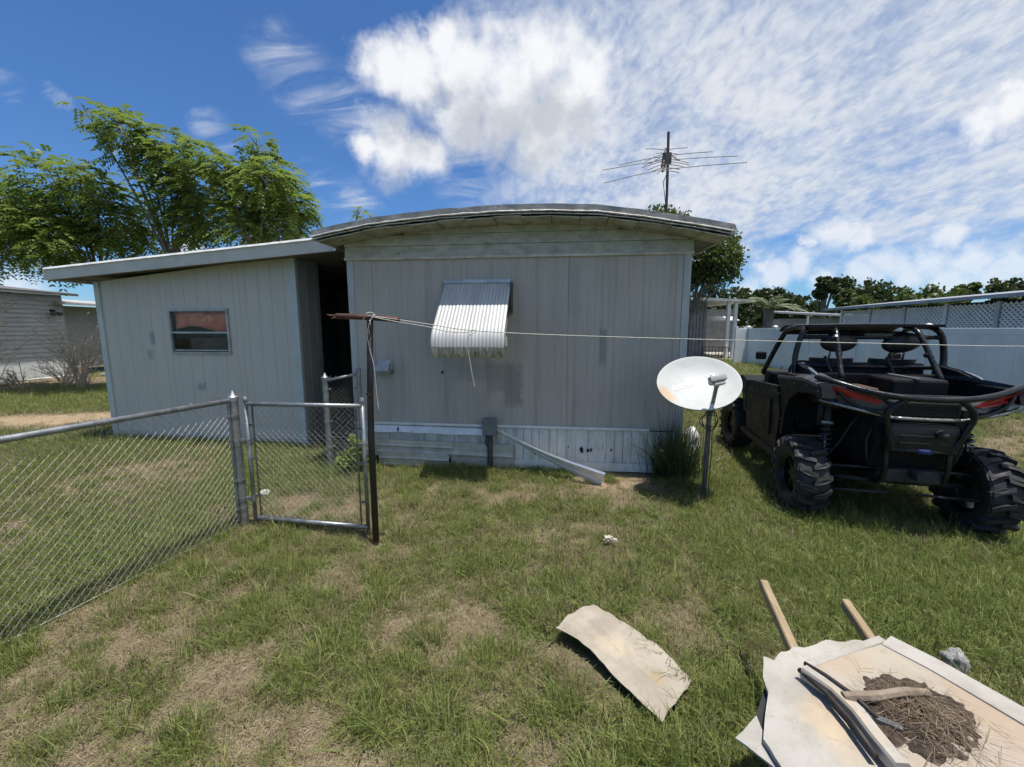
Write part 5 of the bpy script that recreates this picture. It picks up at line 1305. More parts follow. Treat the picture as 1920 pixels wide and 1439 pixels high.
# --- rear bumper
bump = tubep('rear_bumper', [(-.70, -.10, 1.315), (-.62, -.235, 1.29), (-.42, -.35, 1.23), (-.20, -.415, 1.195), (0, -.42, 1.188), (.20, -.415, 1.195), (.42, -.36, 1.23), (.64, -.25, 1.285), (.86, -.14, 1.33)], .024, M_TUBE, utv, 10, 5)
for sg in (-1, 1):
    tubep('upright', [(sg * .17, -.41, 1.185), (sg * .25, -.40, 1.12), (sg * .285, -.385, 1.05), (sg * .265, -.37, .95), (sg * .22, -.35, .80), (sg * .20, -.345, .73)], .023, M_TUBE, bump, 10, 3)
    tubep('corner_stay', [(sg * .62, -.235, 1.285), (sg * .56, -.29, 1.17), (sg * .44, -.32, 1.08), (sg * .28, -.38, 1.05)], .017, M_TUBE, bump, 8, 3)
tubep('crossbar', [(-.22, -.345, .745), (.22, -.345, .745)], .022, M_TUBE, bump, 10, 0)
tubep('tow_strap', [(-.03, -.345, .745), (.06, -.345, .745)], .027, pm('blue_strap', (.03, .05, .20), (.02, .03, .12), 9, .7), bump, 10, 0)
# --- cage
for sg in (-1, 1):
    tubep('cage_rail', [(sg * .63, 1.55, 1.18), (sg * .62, 1.45, 1.30), (sg * .575, 1.12, 1.68), (sg * .55, .95, 1.755), (sg * .54, .72, 1.765), (sg * .555, .60, 1.74), (sg * .60, .58, 1.66), (sg * .635, .58, 1.45), (sg * .63, .56, 1.20)], .027, M_TUBE, utv, 10, 5)
    tubep('rear_brace', [(sg * .385, .16, 1.28), (sg * .37, .26, 1.42), (sg * .345, .42, 1.66), (sg * .33, .50, 1.735), (sg * .31, .62, 1.765)], .023, M_TUBE, utv, 10, 4)
    for zz in (1.50, 1.66):
        MB().tube([(sg * .355, .32 + (zz - 1.5) * .62, zz - .008), (sg * .352, .335 + (zz - 1.5) * .62, zz + .012)], .029, 10).build('clamp', M_SILV if zz > 1.6 and sg < 0 else M_TUBE, utv)
tubep('cross_tube', [(-.60, .58, 1.66), (.60, .58, 1.66)], .022, M_TUBE, utv, 8, 0)
tubep('cross_tube', [(-.62, .60, 1.36), (.62, .60, 1.36)], .022, M_TUBE, utv, 8, 0)
tubep('cross_tube', [(-.58, 1.10, 1.70), (.58, 1.10, 1.70)], .022, M_TUBE, utv, 8, 0)
mb = MB(); mb.grid(lambda u, v: (-.565 + 1.13 * u, .50 + .80 * v, 1.785 + .022 * math.sin(u * math.pi) * math.sin(.3 + v * 2.4) - .05 * max(0, v - .85) / .15), 14, 10, (0, 0, -.025)); part(mb, 'roof', M_PLA, angle=40)
part(MB().cbox(-.08, .16, .98, 1.05, 1.66, 1.73, .015), 'mirror', M_PLA)
for sg in (-1, 1): part(MB().cbox(sg * .70 - .06, sg * .70 + .06, 1.42, 1.47, 1.36, 1.46, .02), 'side_mirror', M_PLA)
# --- seats
part(MB().cbox(-.52, .52, .62, .66, 1.05, 1.40, .02), 'firewall_panel', M_PLA)
for x in (-.25, .29):
    mb = MB()
    mb.grid(lambda u, v, x=x: (x + (u - .5) * (.46 - .10 * v), .88 - .16 * v - .05 * math.cos((u - .5) * math.pi) + .05 * (2 * u - 1) ** 2, .72 + v * .72), 10, 10, (0, -.10, 0))
    st_ = part(mb, 'seat', M_SEAT, angle=50)
    part(MB().cbox(x - .22, x + .22, .85, 1.32, .56, .72, .05), 'cushion', M_SEAT, st_, angle=50)
    mb = MB()
    mb.grid(lambda u, v, x=x: (x + .165 * math.cos(2 * math.pi * u) * math.sin(math.pi * v) * 1.0, .60 + .075 * math.sin(2 * math.pi * u) * math.sin(math.pi * v), 1.605 - .10 * math.cos(math.pi * v) + .02 * math.cos(2 * math.pi * u) * math.sin(math.pi * v) * (1 if x > 0 else .2)), 20, 12)
    part(mb, 'headrest', M_SEAT, st_, smooth=True)
    for dx in (-.05, .05): tubep('headrest_post', [(x + dx, .66, 1.40), (x + dx, .62, 1.56)], .01, M_SILV, st_, 6, 0)
    tubep('harness', [(x - .10, .62, 1.46), (x - .06, .55, 1.30), (x + .02, .58, 1.16)], .014, pm('harness', (.03, .03, .031), (.045, .045, .045), 9, .8), st_, 6, 4)
# --- rear suspension
for sg in (-1, 1):
    sh0, sh1 = Vector((sg * .50, .06, 1.10)), Vector((sg * .55, -.02, .50)); ax_ = sh1 - sh0
    bd = MB().tube([sh0, sh0 + ax_ * .55], .030, 10).build('shock', M_DUST, utv, smooth=True)
    MB().tube([sh0 + ax_ * .5, sh1], .012, 8).build('shaft', M_SILV, bd, smooth=True)
    MB().tube([sh0 + ax_ * .36, sh0 + ax_ * .40], .046, 12).build('preload_ring', M_LNB, bd)
    e1 = ax_.cross(Vector((1, 0, 0))).normalized(); e2 = ax_.cross(e1).normalized()
    pts = [sh0 + ax_ * (.40 + .55 * i / 72) + (e1 * math.cos(i * .62) + e2 * math.sin(i * .62)) * .048 for i in range(73)]
    MB().tube(pts, .0085, 6).build('spring', M_SPRING, bd, smooth=True)
    MB().tube([sh0 + Vector((sg * .04, .05, -.05)), sh0 + Vector((sg * .045, .05, -.28))], .028, 10).build('reservoir', M_DUST, bd, smooth=True)
    # trailing arm
    mb = MB(); mb.tube(bez([(sg * .42, .95, .42), (sg * .50, .50, .46), (sg * .58, .05, .42)], 4), [.045, .05, .055, .06, .06, .06, .055, .055, .05], 8); part(mb, 'trailing_arm', M_TUBE, smooth=True)
    part(MB().cbox(sg * .60 - .03, sg * .60 + .03, -.10, .10, .26, .52, .02), 'knuckle', M_DUST)
    for zz, yy in ((.50, -.10), (.28, -.12), (.38, -.02)):
        tubep('radius_rod', [(sg * .10, -.20, zz + .04), (sg * .60, yy, zz)], .013 if yy < -.05 else .02, M_DUST, utv, 8, 0)
    # front arms
    tubep('front_arm', [(sg * .25, 2.2, .45), (sg * .62, WB, .40)], .02, M_TUBE, utv, 8, 0)
    tubep('front_shock', [(sg * .42, 2.2, .95), (sg * .52, 2.25, .45)], .035, M_DUST, utv, 8, 0)
    # frame tubes behind the rear wheels
    tubep('frame_tube', [(sg * .28, .55, .40), (sg * .22, -.22, .42), (sg * .22, -.30, .75), (sg * .26, -.22, 1.08)], .02, M_TUBE, utv, 8, 4)

# --- small fittings: bolts on the fenders, hoses, hitch, grab strap
bolt_me = MB().lathe([(0, .006), (.007, .006), (.010, .003), (.010, 0), (0, 0)], 8, 'x').mesh('bolt'); bolt_me.materials.append(M_SILV)
for sg in (-1, 1):
    for (yy, zz) in ((.62, 1.05), (.56, .78), (.30, 1.20), (.02, 1.22), (-.22, 1.20), (.75, .50), (1.60, .50), (1.70, .95), (.72, 1.06)):
        bo = link('bolt', bolt_me, utv); bo.location = (sg * (.722 if yy < .6 else .737), yy, zz); bo.rotation_euler = (0, 0, 0 if sg > 0 else math.pi)
    tubep('hose', [(sg * .30, -.10, 1.02), (sg * .40, -.12, .90), (sg * .44, -.05, .72), (sg * .56, -.02, .50)], .008, MATS['black_cable'], utv, 6, 5)
    tubep('hose', [(sg * .24, -.20, .98), (sg * .33, -.24, .80), (sg * .30, -.22, .60)], .010, MATS['black_cable'], utv, 6, 5)
part(MB().cbox(-.035, .035, -.40, -.26, .50, .56, .008), 'tow_hitch', M_DUST)
for k in range(6):
    part(MB().cbox(-.22, .22, -.337, -.331, 1.042 + k * .018, 1.050 + k * .018, .001), 'grille_bar', M_PLA)
for zz in (.80, .86):
    part(MB().cbox(-.17, .17, -.366, -.358, zz, zz + .018, .003), 'muffler_rib', MATS['muffler'])
# =================================================================== CARDBOARD AND THE LOADED WHEELBARROW
def poly_sheet(name, outline, zfn, mat, thick=.004, res=26, parent=None, fray=.0):
    """irregular sheet: fan of rings from the centroid, heights from zfn(x, y)"""
    c = np.mean(np.array(outline), 0); pts = []
    n = len(outline)
    for i in range(n):
        a, b2 = np.array(outline[i]), np.array(outline[(i + 1) % n])
        k = max(3, int(np.linalg.norm(b2 - a) / .03))
        for j in range(k):
            p = a + (b2 - a) * j / k; q = p - c
            p = p + q / np.linalg.norm(q) * fray * wob(p[0] * 25, p[1] * 25, n)
            pts.append(p)
    m_ = len(pts); mb = MB(); K = 9
    mb.v.append((c[0], c[1], zfn(c[0], c[1])))
    for k in range(1, K + 1):
        for p in pts:
            q = c + (p - c) * k / K; mb.v.append((q[0], q[1], zfn(q[0], q[1])))
    tot = len(mb.v)
    mb.v += [(x, y, z - thick) for (x, y, z) in mb.v[:tot]]
    for s_, o in ((1, 0), (-1, tot)):
        for i in range(m_):
            j = (i + 1) % m_; f = (o, o + 1 + i, o + 1 + j); mb.f.append(f[::s_])
        for k in range(K - 1):
            for i in range(m_):
                j = (i + 1) % m_; a = o + 1 + k * m_; f = (a + i, a + m_ + i, a + m_ + j, a + j); mb.f.append(f[::s_])
    a = 1 + (K - 1) * m_
    for i in range(m_):
        j = (i + 1) % m_; mb.f.append((a + j, a + i, tot + a + i, tot + a + j))
    return mb.build(name, mat, parent, angle=30)
def stain_mat(name, base, base2, stains, scale=6, rough=.75, crease=0):
    ma = bpy.data.materials.new(name); ma.use_nodes = True; t = NT(ma.node_tree)
    o = t.n('ShaderNodeTexCoord').outputs['Object']; x, y, z = t.sep(o)
    c = t.mix(t.mapr(t.noise(o, scale, 6, .65), .35, .68), base, base2)
    nz = t.m('SUBTRACT', t.noise(o, 13, 6, .65), .5)
    for (sx_, sy_, rx, ry, col, st) in stains:
        d_ = t.m('SQRT', t.m('ADD', t.m('POWER', t.m('DIVIDE', t.m('SUBTRACT', x, sx_), rx), 2), t.m('POWER', t.m('DIVIDE', t.m('SUBTRACT', y, sy_), ry), 2)))
        c = t.mix(t.m('MULTIPLY', t.mapr(t.m('ADD', d_, t.m('MULTIPLY', nz, 1.3)), .35, 1.05, 1, 0), st), c, col)
    c = t.mix(t.m('MULTIPLY', t.mapr(t.noise(o, 11, 7, .75), .52, .70), .45), c, tuple(k * q for k, q in zip(base, (.62, .52, .40))))
    c = t.mix(t.m('MULTIPLY', t.mapr(t.noise(o, 60, 4, .7), .60, .74), .5), c, tuple(k * .4 for k in base))
    b = t.n('ShaderNodeBsdfPrincipled'); t.put(b.inputs['Base Color'], c); b.inputs['Roughness'].default_value = rough; b.inputs['Specular IOR Level'].default_value = .25
    bn = t.n('ShaderNodeBump'); bn.inputs['Strength'].default_value = .3; bn.inputs['Distance'].default_value = .006
    t.put(bn.inputs['Height'], t.m('ADD', t.noise(o, 22, 5, .6), t.m('MULTIPLY', t.noise(o, 200, 2, .6), .2))); t.put(b.inputs['Normal'], bn.outputs[0])
    t.put(t.n('ShaderNodeOutputMaterial').inputs[0], b.outputs[0]); return ma
ol = [(.245, 2.06), (.30, 2.13), (.38, 2.20), (.45, 2.255), (.495, 2.265), (.56, 2.21), (.60, 2.175), (.67, 2.125), (.74, 2.075), (.80, 2.01), (.845, 1.91), (.89, 1.79), (.78, 1.68), (.66, 1.57), (.60, 1.655), (.545, 1.735), (.41, 1.93), (.33, 2.00)]
def cz(x, y):
    # raised ridge along the near-left side, folds across
    d = (x - .245) * .82 + (y - 2.06) * .57
    u_ = (x - .245) * .57 - (y - 2.06) * .82
    return .075 + .028 * math.cos(u_ * 5.5 + .4) - .055 * min(max(d, 0), .6) + .012 * wob(x * 6, y * 6) + .006 * wob(x * 17, y * 17, 4) - .016 * max(0, 1 - abs(u_ - .30) / .035) * (d > .12) - .014 * max(0, 1 - abs(d - .20 - .06 * u_) / .025) - .025 * max(0, u_ - .42)
card = poly_sheet('cardboard_sheet', ol, cz, stain_mat('pale_cardboard', (.40, .355, .29), (.31, .268, .21), [(.5, 2.12, .06, .05, (.28, .25, .21), .6), (.72, 1.80, .05, .05, (.38, .28, .16), .6), (.55, 1.98, .12, .09, (.50, .41, .28), .5), (.62, 1.95, .02, .10, (.33, .29, .24), .4)]), .005, fray=.012)
tag(card, 'torn curled sheet of pale cardboard lying alone on the grass', 'cardboard')

bar = thing('wheelbarrow', 'wheelbarrow with black tray and wooden handles loaded with white panels', 'wheelbarrow', (1.22, .98, 0))
M_WOOD = pm('handle_wood', (.40, .30, .175), (.29, .215, .125), 5, .75, bump=.3, bscale=60, stretch=(5, 1, 5), c3=(.2, .16, .11), scale3=9, lo3=.6, hi3=.75)
M_TRAY = pm('tray_black', (.02, .022, .026), (.03, .032, .036), 5, .45)
def beam(a, b2, w_, h_, name, mat):
    a, b2 = Vector(a), Vector(b2); d_ = (b2 - a).normalized(); s_ = d_.cross(Vector((0, 0, 1))).normalized() * w_ / 2; u_ = s_.cross(d_).normalized() * h_ / 2
    c_ = .75
    ring = [(-1, -c_), (-c_, -1), (c_, -1), (1, -c_), (1, c_), (c_, 1), (-c_, 1), (-1, c_)]
    mb = MB()
    for p in (a, b2):
        for (i, j) in ring: mb.v.append(tuple(p + s_ * i + u_ * j))
    mb.f = [tuple(range(8))[::-1], tuple(range(8, 16))] + [(i, (i + 1) % 8, 8 + (i + 1) % 8, 8 + i) for i in range(8)]
    return mb.build(name, mat, bar)
O_ = Vector((1.22, .98, 0))
beam(Vector((1.30, 1.935, .44)) - O_, Vector((.86, .50, .36)) - O_, .036, .05, 'handle', M_WOOD)
beam(Vector((1.60, 1.785, .44)) - O_, Vector((1.17, .42, .36)) - O_, .036, .05, 'handle', M_WOOD)
# tray: open box tapering downwards, long axis along the handles' direction
ang = math.atan2(-1.43, -.44) + math.pi / 2
rim_ = [(-.50, .06), (-.44, .22), (-.30, .38), (.02, .47), (.34, .40), (.50, .22), (.52, -.2), (.40, -.52), (-.05, -.66), (-.38, -.48), (-.50, -.2)]
mb = MB(); n_ = len(rim_)
for (sc_, z_) in ((.93, .475), (.91, .455), (.76, .30), (.62, .24), (.58, .25), (.73, .31), (.88, .47), (.93, .475)):
    for (x, y) in rim_: mb.v.append((x * sc_, y * sc_, z_))
for k in range(7):
    for i in range(n_):
        j = (i + 1) % n_; mb.f.append((k * n_ + i, k * n_ + j, (k + 1) * n_ + j, (k + 1) * n_ + i))
mb.f.append(tuple(3 * n_ + i for i in range(n_))); mb.f.append(tuple(4 * n_ + i for i in range(n_))[::-1])
mb.build('tray', M_TRAY, bar, angle=40)
for (x, y) in ((-.12, .28), (.28, .25)):
    MB().tube([(x, y, .28), (x + .03, y + .02, .02), (x, y - .10, .0)], .014, 8).build('leg', M_TRAY, bar)
mb = MB(); mb.lathe([(.10, -.035), (.16, -.045), (.185, -.02), (.185, .02), (.16, .045), (.10, .035), (.10, -.035)], 28, 'x'); mb.lathe([(0, -.03), (.10, -.03), (.10, .03), (0, .03)], 18, 'x'); mb.xf(Matrix.Translation((-.26, -.78, .185)) @ Matrix.Rotation(R(-17), 4, 'Z')); mb.build('wheel', M_TYRE, bar)

M_PANEL = stain_mat('white_panel', (.42, .395, .355), (.335, .31, .265), [(1.02, 1.14, .10, .10, (.52, .39, .24), .55), (1.02, 1.05, .12, .09, (.53, .42, .29), .4), (.86, 1.12, .05, .02, (.40, .38, .36), .4)], 5, .55)
M_TAN = stain_mat('stained_panel', (.355, .30, .235), (.40, .355, .295), [(1.20, 1.34, .14, .10, (.40, .31, .215), .7), (1.5, 1.1, .10, .2, (.37, .275, .19), .7), (1.35, .95, .3, .16, (.39, .315, .25), .5), (1.38, 1.36, .10, .06, (.42, .36, .27), .5)], 4, .6)
def pz(x, y): return .510 + .012 * wob(x * 5, y * 5) + .007 * abs(wob(x * 12, y * 12, 2)) + .004 * wob(x * 33, y * 33, 2) - .03 * max(0, .92 - x) + .045 * max(0, min(1, (y - 1.40 + (1.28 - x) * .25) / .08)) * 0.5
pan = poly_sheet('white_panel', [(.885, 1.245), (.90, 1.30), (.945, 1.365), (.975, 1.36), (1.03, 1.395), (1.09, 1.42), (1.16, 1.425), (1.24, 1.45), (1.30, 1.445), (1.36, 1.462), (1.45, 1.46), (1.50, 1.43), (1.30, 1.15), (1.20, .90), (1.10, .62), (.75, .60), (.775, 1.0), (.77, 1.085)], pz, M_PANEL, .014, fray=.008)
tag(pan, 'broken white panel with ragged far edge on top of the wheelbarrow', 'panel')
fl = poly_sheet('hanging_flap', [(.705, 1.115), (.805, 1.175), (.785, 1.06), (.775, 1.01)], lambda x, y: .488 - .16 * max(0, .82 - x) + .006 * wob(x * 9, y * 9), M_PANEL, .006, fray=.004)
tag(fl, 'folded white corner flap drooping at the left of the wheelbarrow load', 'panel')
def tz(x, y): return .548 + .05 * max(0, (y - 1.0)) * 0 + .006 * wob(x * 4, y * 4, 8)
tan_ = thing('stained_tray_panel', 'tan stained shallow tray panel with white rims lying on the white panel', 'panel', (0, 0, 0))
poly_sheet('base', [(1.085, 1.30), (1.27, 1.365), (1.44, 1.415), (1.50, 1.34), (1.62, 1.05), (1.74, .70), (1.50, .55), (1.20, .58), (1.10, .93), (1.12, 1.08), (1.16, 1.16)], tz, M_TAN, .012, parent=tan_)
def rimstrip(name, pts, w_, h_, mat=M_PANEL):
    mb = MB(); P3 = [Vector(p) for p in pts]; n_ = len(P3)
    for i, p in enumerate(P3):
        d_ = (P3[min(i + 1, n_ - 1)] - P3[max(i - 1, 0)]).normalized(); s_ = d_.cross(Vector((0, 0, 1))).normalized() * w_ / 2
        c_ = .8
        for (a, z_) in ((-1, 0), (-1, h_ * .8), (-c_, h_), (c_, h_), (1, h_ * .8), (1, 0)): mb.v.append(tuple(p + s_ * a + Vector((0, 0, z_))))
    for i in range(n_ - 1):
        for k in range(6):
            k2 = (k + 1) % 6; mb.f.append((i * 6 + k, i * 6 + k2, (i + 1) * 6 + k2, (i + 1) * 6 + k))
    mb.f.append(tuple(range(6))); mb.f.append(tuple((n_ - 1) * 6 + k for k in range(6))[::-1])
    return mb.build(name, mat, tan_)
rimstrip('rim', [(1.455, 1.425, .540), (1.52, 1.31, .541), (1.575, 1.17, .542), (1.64, 1.0, .542), (1.74, .70, .542)], .085, .014)
rimstrip('rim', [(1.07, 1.315, .530), (1.20, 1.358, .531), (1.33, 1.40, .532), (1.45, 1.44, .532)], .03, .016)
rimstrip('rim', [(1.035, 1.285, .528), (1.075, 1.20, .530), (1.085, 1.12, .530), (1.075, 1.04, .530), (1.07, .96, .530)], .042, .040)
tb = MB().tube([(1.045, 1.30, .565), (1.075, 1.24, .572), (1.105, 1.16, .575), (1.115, 1.09, .572)], .007, 6).build('edge_rod', pm('dark_edge', (.02, .016, .014), (.04, .03, .025), 12, .6), tan_, smooth=True)
MB().tube([(1.02, 1.29, .548), (1.045, 1.20, .548), (1.05, 1.10, .545), (1.035, 1.00, .545)], .009, 6).build('edge_gap_shadow', MATS['dark_edge'], tan_, smooth=True)  # dark tube in place of the shadow along the panel's left edge
MB().box(-.04, .04, -.01, .01, 0, .012).xf(Matrix.Translation((1.135, 1.085, .556)) @ Matrix.Rotation(R(-35), 4, 'Z')).build('clip', M_SILV, tan_)
# heap of dirt, leaf mould and pine straw on the tray
heap = thing('debris_heap', 'brown heap of rotted leaves and straw on the tan tray panel', 'debris', (1.265, 1.115, .551))
def hp(u, v):
    a = u * 2 * math.pi; rr_ = (1 - v) * (1 + .22 * wob(math.cos(a) * 2.5, math.sin(a) * 2.5, 6) + .12 * wob(math.cos(a) * 8, math.sin(a) * 8, 1))
    x = rr_ * .165 * math.cos(a) + .03 * math.sin(a); y = rr_ * .145 * math.sin(a)
    q = v * 1.6
    return (x, y, max(-.004, .026 * min(max(q, 0), 1) ** .6 + .028 * wob(x * 22, y * 22) * max(q, 0) ** .3 + .014 * wob(x * 60, y * 60, 3) * max(q, 0) ** .3 - .006))
M_HEAP = pm('leaf_mould', (.052, .036, .026), (.10, .072, .052), 30, .95, bump=1.0, bscale=150, c3=(.19, .15, .10), scale3=40, lo3=.55, hi3=.7)
MB().grid(hp, 90, 36).build('mound', M_HEAP, heap)
rs = np.random.RandomState(44); n = 620
xy = rs.normal(0, 1, (n, 2)) * np.array([.068, .058]); ba = np.stack([xy[:, 0] + .005, xy[:, 1] - .012, .010 + .04 * np.exp(-(xy[:, 0] / .13) ** 2 - (xy[:, 1] / .12) ** 2) * rs.uniform(.3, 1.1, n)], 1)
th = rs.uniform(0, 2 * math.pi, n); d = unit(np.stack([np.cos(th), np.sin(th), rs.normal(.06, .16, n)], 1))
M_STRAW = leaf_mat('straw', (.10, .068, .045), (.21, .155, .10), (.36, .285, .19), .15, .8)
tag(link('straw', quads_mesh('straw', blade_quads(rs, ba, d, rs.uniform(.025, .09, n), rs.uniform(.0005, .0011, n), rs.uniform(.05, .35, n), 3), np.tile(rs.beta(1.6, 2.4, n), 3), M_STRAW), heap), kind='stuff')
mb = MB(); mb.tube(bez([(-.19, .05, .015), (-.10, .035, .034), (.0, .04, .045), (.08, .05, .03)], 4), [.016] * 5 + [.014] * 4 + [.012] * 4, 7); mb.build('bark_piece', pm('bark_piece', (.30, .235, .17), (.18, .135, .10), 14, .9, bump=.6, bscale=60), heap)
# small loose things on the lawn
def lump(name, label, cat, loc, r_, mat, seed, flat=.6, rough=.35):
    def f(u, v):
        th = u * 2 * math.pi; ph = v * math.pi; x, y, z = math.cos(th) * math.sin(ph), math.sin(th) * math.sin(ph), math.cos(ph)
        q = 1 + rough * wob(x * 1.7 + seed, y * 1.7, z * 1.7) + rough * .5 * wob(x * 5 + seed, y * 5, z * 5)
        return (x * q * r_, y * q * r_, z * q * r_ * flat + r_ * flat * .6)
    o = MB().grid(f, 24, 14).build(name, mat, None, angle=45); o.location = loc; return tag(o, label, cat)
lump('concrete_chunk', 'rough pale grey chunk of rubble in the grass right of the wheelbarrow', 'rubble', (2.29, 1.88, .0), .05, pm('rubble', (.42, .41, .39), (.26, .25, .235), 30, .9, bump=1.0, bscale=120, c3=(.6, .59, .57), scale3=45, lo3=.55, hi3=.65), 3, 1.3)
for k, (dx, dy, rr_, lb) in enumerate(((0, 0, .028, 'larger crumpled white scrap lying in the middle of the lawn'), (.05, -.03, .018, 'smaller white scrap beside the larger one on the lawn'))):
    lump('paper_scrap', lb, 'litter', (.78 + dx, 3.09 + dy, .05), rr_, pm('scrap', (.62, .57, .49), (.45, .38, .30), 40, .8), 10 + k * 4, .8, .9)
lump('stone', 'small pale stone at the foot of the fence corner post', 'stone', (-2.62, 4.1, 0), .05, pm('pale_stone', (.55, .54, .5), (.42, .41, .38), 12, .85), 21, .7)
# =================================================================== LAWN GRASS (uncountable)
def grass_mat(name, cols, trans, rough=.6):
    ma = bpy.data.materials.new(name); ma.use_nodes = True; t = NT(ma.node_tree)
    a = t.n('ShaderNodeAttribute', attribute_name='tint').outputs['Fac']
    g = t.n('ShaderNodeAttribute', attribute_name='dry', attribute_type='INSTANCER').outputs['Fac']
    rnd_ = t.n('ShaderNodeObjectInfo').outputs['Random']
    v = t.m('ADD', t.m('MULTIPLY', a, .65), t.m('MULTIPLY', rnd_, .35))
    c = t.mix(t.mapr(v, 0, .5, smooth=False), cols[0], cols[1]); c = t.mix(t.mapr(v, .5, 1, smooth=False), c, cols[2])
    pick = t.m('ADD', t.m('MULTIPLY', a, .55), t.m('MULTIPLY', g, .95))
    straw = t.mix(rnd_, (.26, .21, .12), (.42, .345, .22))
    c = t.mix(t.mapr(pick, .78, 1.08), c, straw)
    b = t.n('ShaderNodeBsdfPrincipled'); t.put(b.inputs['Base Color'], c); b.inputs['Roughness'].default_value = rough; b.inputs['Specular IOR Level'].default_value = .3
    tr = t.n('ShaderNodeBsdfTranslucent'); t.put(tr.inputs[0], c)
    mx = t.n('ShaderNodeMixShader'); mx.inputs[0].default_value = trans; t.put(mx.inputs[1], b.outputs[0]); t.put(mx.inputs[2], tr.outputs[0])
    t.put(t.n('ShaderNodeOutputMaterial').inputs[0], mx.outputs[0]); return ma
M_GRASS = grass_mat('grass_blade', ((.10, .145, .038), (.235, .285, .074), (.39, .395, .15)), .45)
M_THATCH = grass_mat('dry_blade', ((.13, .102, .062), (.235, .188, .118), (.36, .30, .205)), .15, .8)
src = bpy.data.collections.new('grass_sources')        # not in the scene: only instanced by the lawn
def clump(name, seed, n, Lr, spread, lean, droop, wr, mat, z0=0.0, seg=3, fl=False):
    rs = np.random.RandomState(seed)
    r_ = spread * np.sqrt(rs.rand(n)); a = rs.uniform(0, 2 * math.pi, n)
    base = np.stack([r_ * np.cos(a), r_ * np.sin(a), np.full(n, z0) + (rs.uniform(0, .014, n) if fl else -.006)], 1)
    th = rs.uniform(0, 2 * math.pi, n); ln = np.abs(rs.normal(0, lean, n))
    if fl: d = unit(np.stack([np.cos(th), np.sin(th), rs.normal(.08, .16, n)], 1))
    else: d = unit(np.stack([np.cos(th) * ln, np.sin(th) * ln, np.ones(n)], 1))
    L = rs.uniform(Lr[0], Lr[1], n)
    Vq = blade_quads(rs, base, d, L, rs.uniform(wr[0], wr[1], n), rs.uniform(droop[0], droop[1], n), seg)
    me = quads_mesh(name, Vq, np.tile(rs.rand(n), seg), mat)
    o = bpy.data.objects.new(name, me); src.objects.link(o)
# names sort: index order in the collection
for k in range(4): clump('grass_a%d' % k, 100 + k, 24, (.035, .10), .055, .8, (.15, .6), (.0013, .0025), M_GRASS)        # 0-3 short lawn
for k in range(3): clump('grass_b%d' % k, 110 + k, 22, (.08, .19), .05, .65, (.2, .7), (.0016, .0030), M_GRASS, seg=4)  # 4-6 tall tufts
for k in range(3): clump('grass_c%d' % k, 120 + k, 30, (.015, .06), .075, .6, (.05, .3), (.0006, .0012), M_THATCH, fl=True)  # 7-9 thatch
for k in range(2): clump('grass_d%d' % k, 130 + k, 16, (.04, .11), .05, .55, (.1, .4), (.0010, .0019), M_THATCH)           # 10-11 standing straw
for k in range(2): clump('grass_e%d' % k, 140 + k, 14, (.02, .05), .05, 1.0, (.2, .6), (.004, .008), M_GRASS, seg=2)        # 12-13 broad weeds

rs = np.random.RandomState(77)
def inside(x, y, M, x0, x1, y0, y1):
    Mi = M.inverted(); X = Mi[0][0] * x + Mi[0][1] * y + Mi[0][3]; Y = Mi[1][0] * x + Mi[1][1] * y + Mi[1][3]
    return (X > x0) & (X < x1) & (Y > y0) & (Y < y1)
S_ = Matrix.Translation((-3.04, 5.86, 0)) @ Matrix.Rotation(SA, 4, 'Z')
def scatter(dens, y0, y1, side=1.42, marg=1.2):
    """uniform points over the visible wedge y0..y1"""
    A = side * (y1 ** 2 - y0 ** 2) + 2 * marg * (y1 - y0); n = int(A * dens)
    y = y0 + (y1 - y0) * rs.rand(int(n * 2.2)); x = (rs.rand(len(y)) * 2 - 1) * (side * y1 + marg)
    k = np.abs(x) < side * y + marg; x, y = x[k][:n], y[k][:n]
    k = ~inside(x, y, H, -.32, 3.83, .0, 14) & ~inside(x, y, S_, -3.4, 1.2, .0, 5) & ~((x < -16.5) & (y < 22)) & ~((x > 13.6) & (y < 18) & (y > 4))
    return x[k], y[k]
PX, PY, PI_, PS, PDRY = [], [], [], [], []
def emit(x, y, idx, s, dry):
    PX.append(x); PY.append(y); PI_.append(idx); PS.append(s); PDRY.append(dry)
for (y0, y1, den, sc_) in ((.45, 3.2, 620, .95), (3.2, 6.0, 400, 1.08), (6.0, 11.0, 130, 1.5), (11.0, 26.0, 22, 2.4)):
    x, y = scatter(den, y0, y1); g = lawn(x, y); so = soil(x, y)
    keep = rs.rand(len(x)) < np.clip(.42 + .9 * g, 0, 1) * (1 - .8 * so); x, y, g = x[keep], y[keep], g[keep]
    u = rs.rand(len(x)); typ = np.where(u < .52, 0, np.where(u < .52 + .24 * np.clip(g * 1.5 - .35, 0, 1), 1, np.where(u > .93, 3, 2)))
    idx = np.select([typ == 0, typ == 1, typ == 2, typ == 3], [rs.randint(0, 4, len(x)), 4 + rs.randint(0, 3, len(x)), 10 + rs.randint(0, 2, len(x)), 12 + rs.randint(0, 2, len(x))])
    emit(x, y, idx, sc_ * rs.uniform(.7, 1.25, len(x)) * (.72 + .5 * g), np.clip(1.13 - .98 * g + rs.normal(0, .28, len(x)), 0, 1))
    x, y = scatter(den * .75, y0, y1); g = lawn(x, y); so = soil(x, y)
    keep = rs.rand(len(x)) < np.clip(1.05 - .75 * g, .1, 1) * (1 - .75 * so); x, y = x[keep], y[keep]
    emit(x, y, 7 + rs.randint(0, 3, len(x)), sc_ * rs.uniform(.7, 1.3, len(x)), np.ones(len(x)))
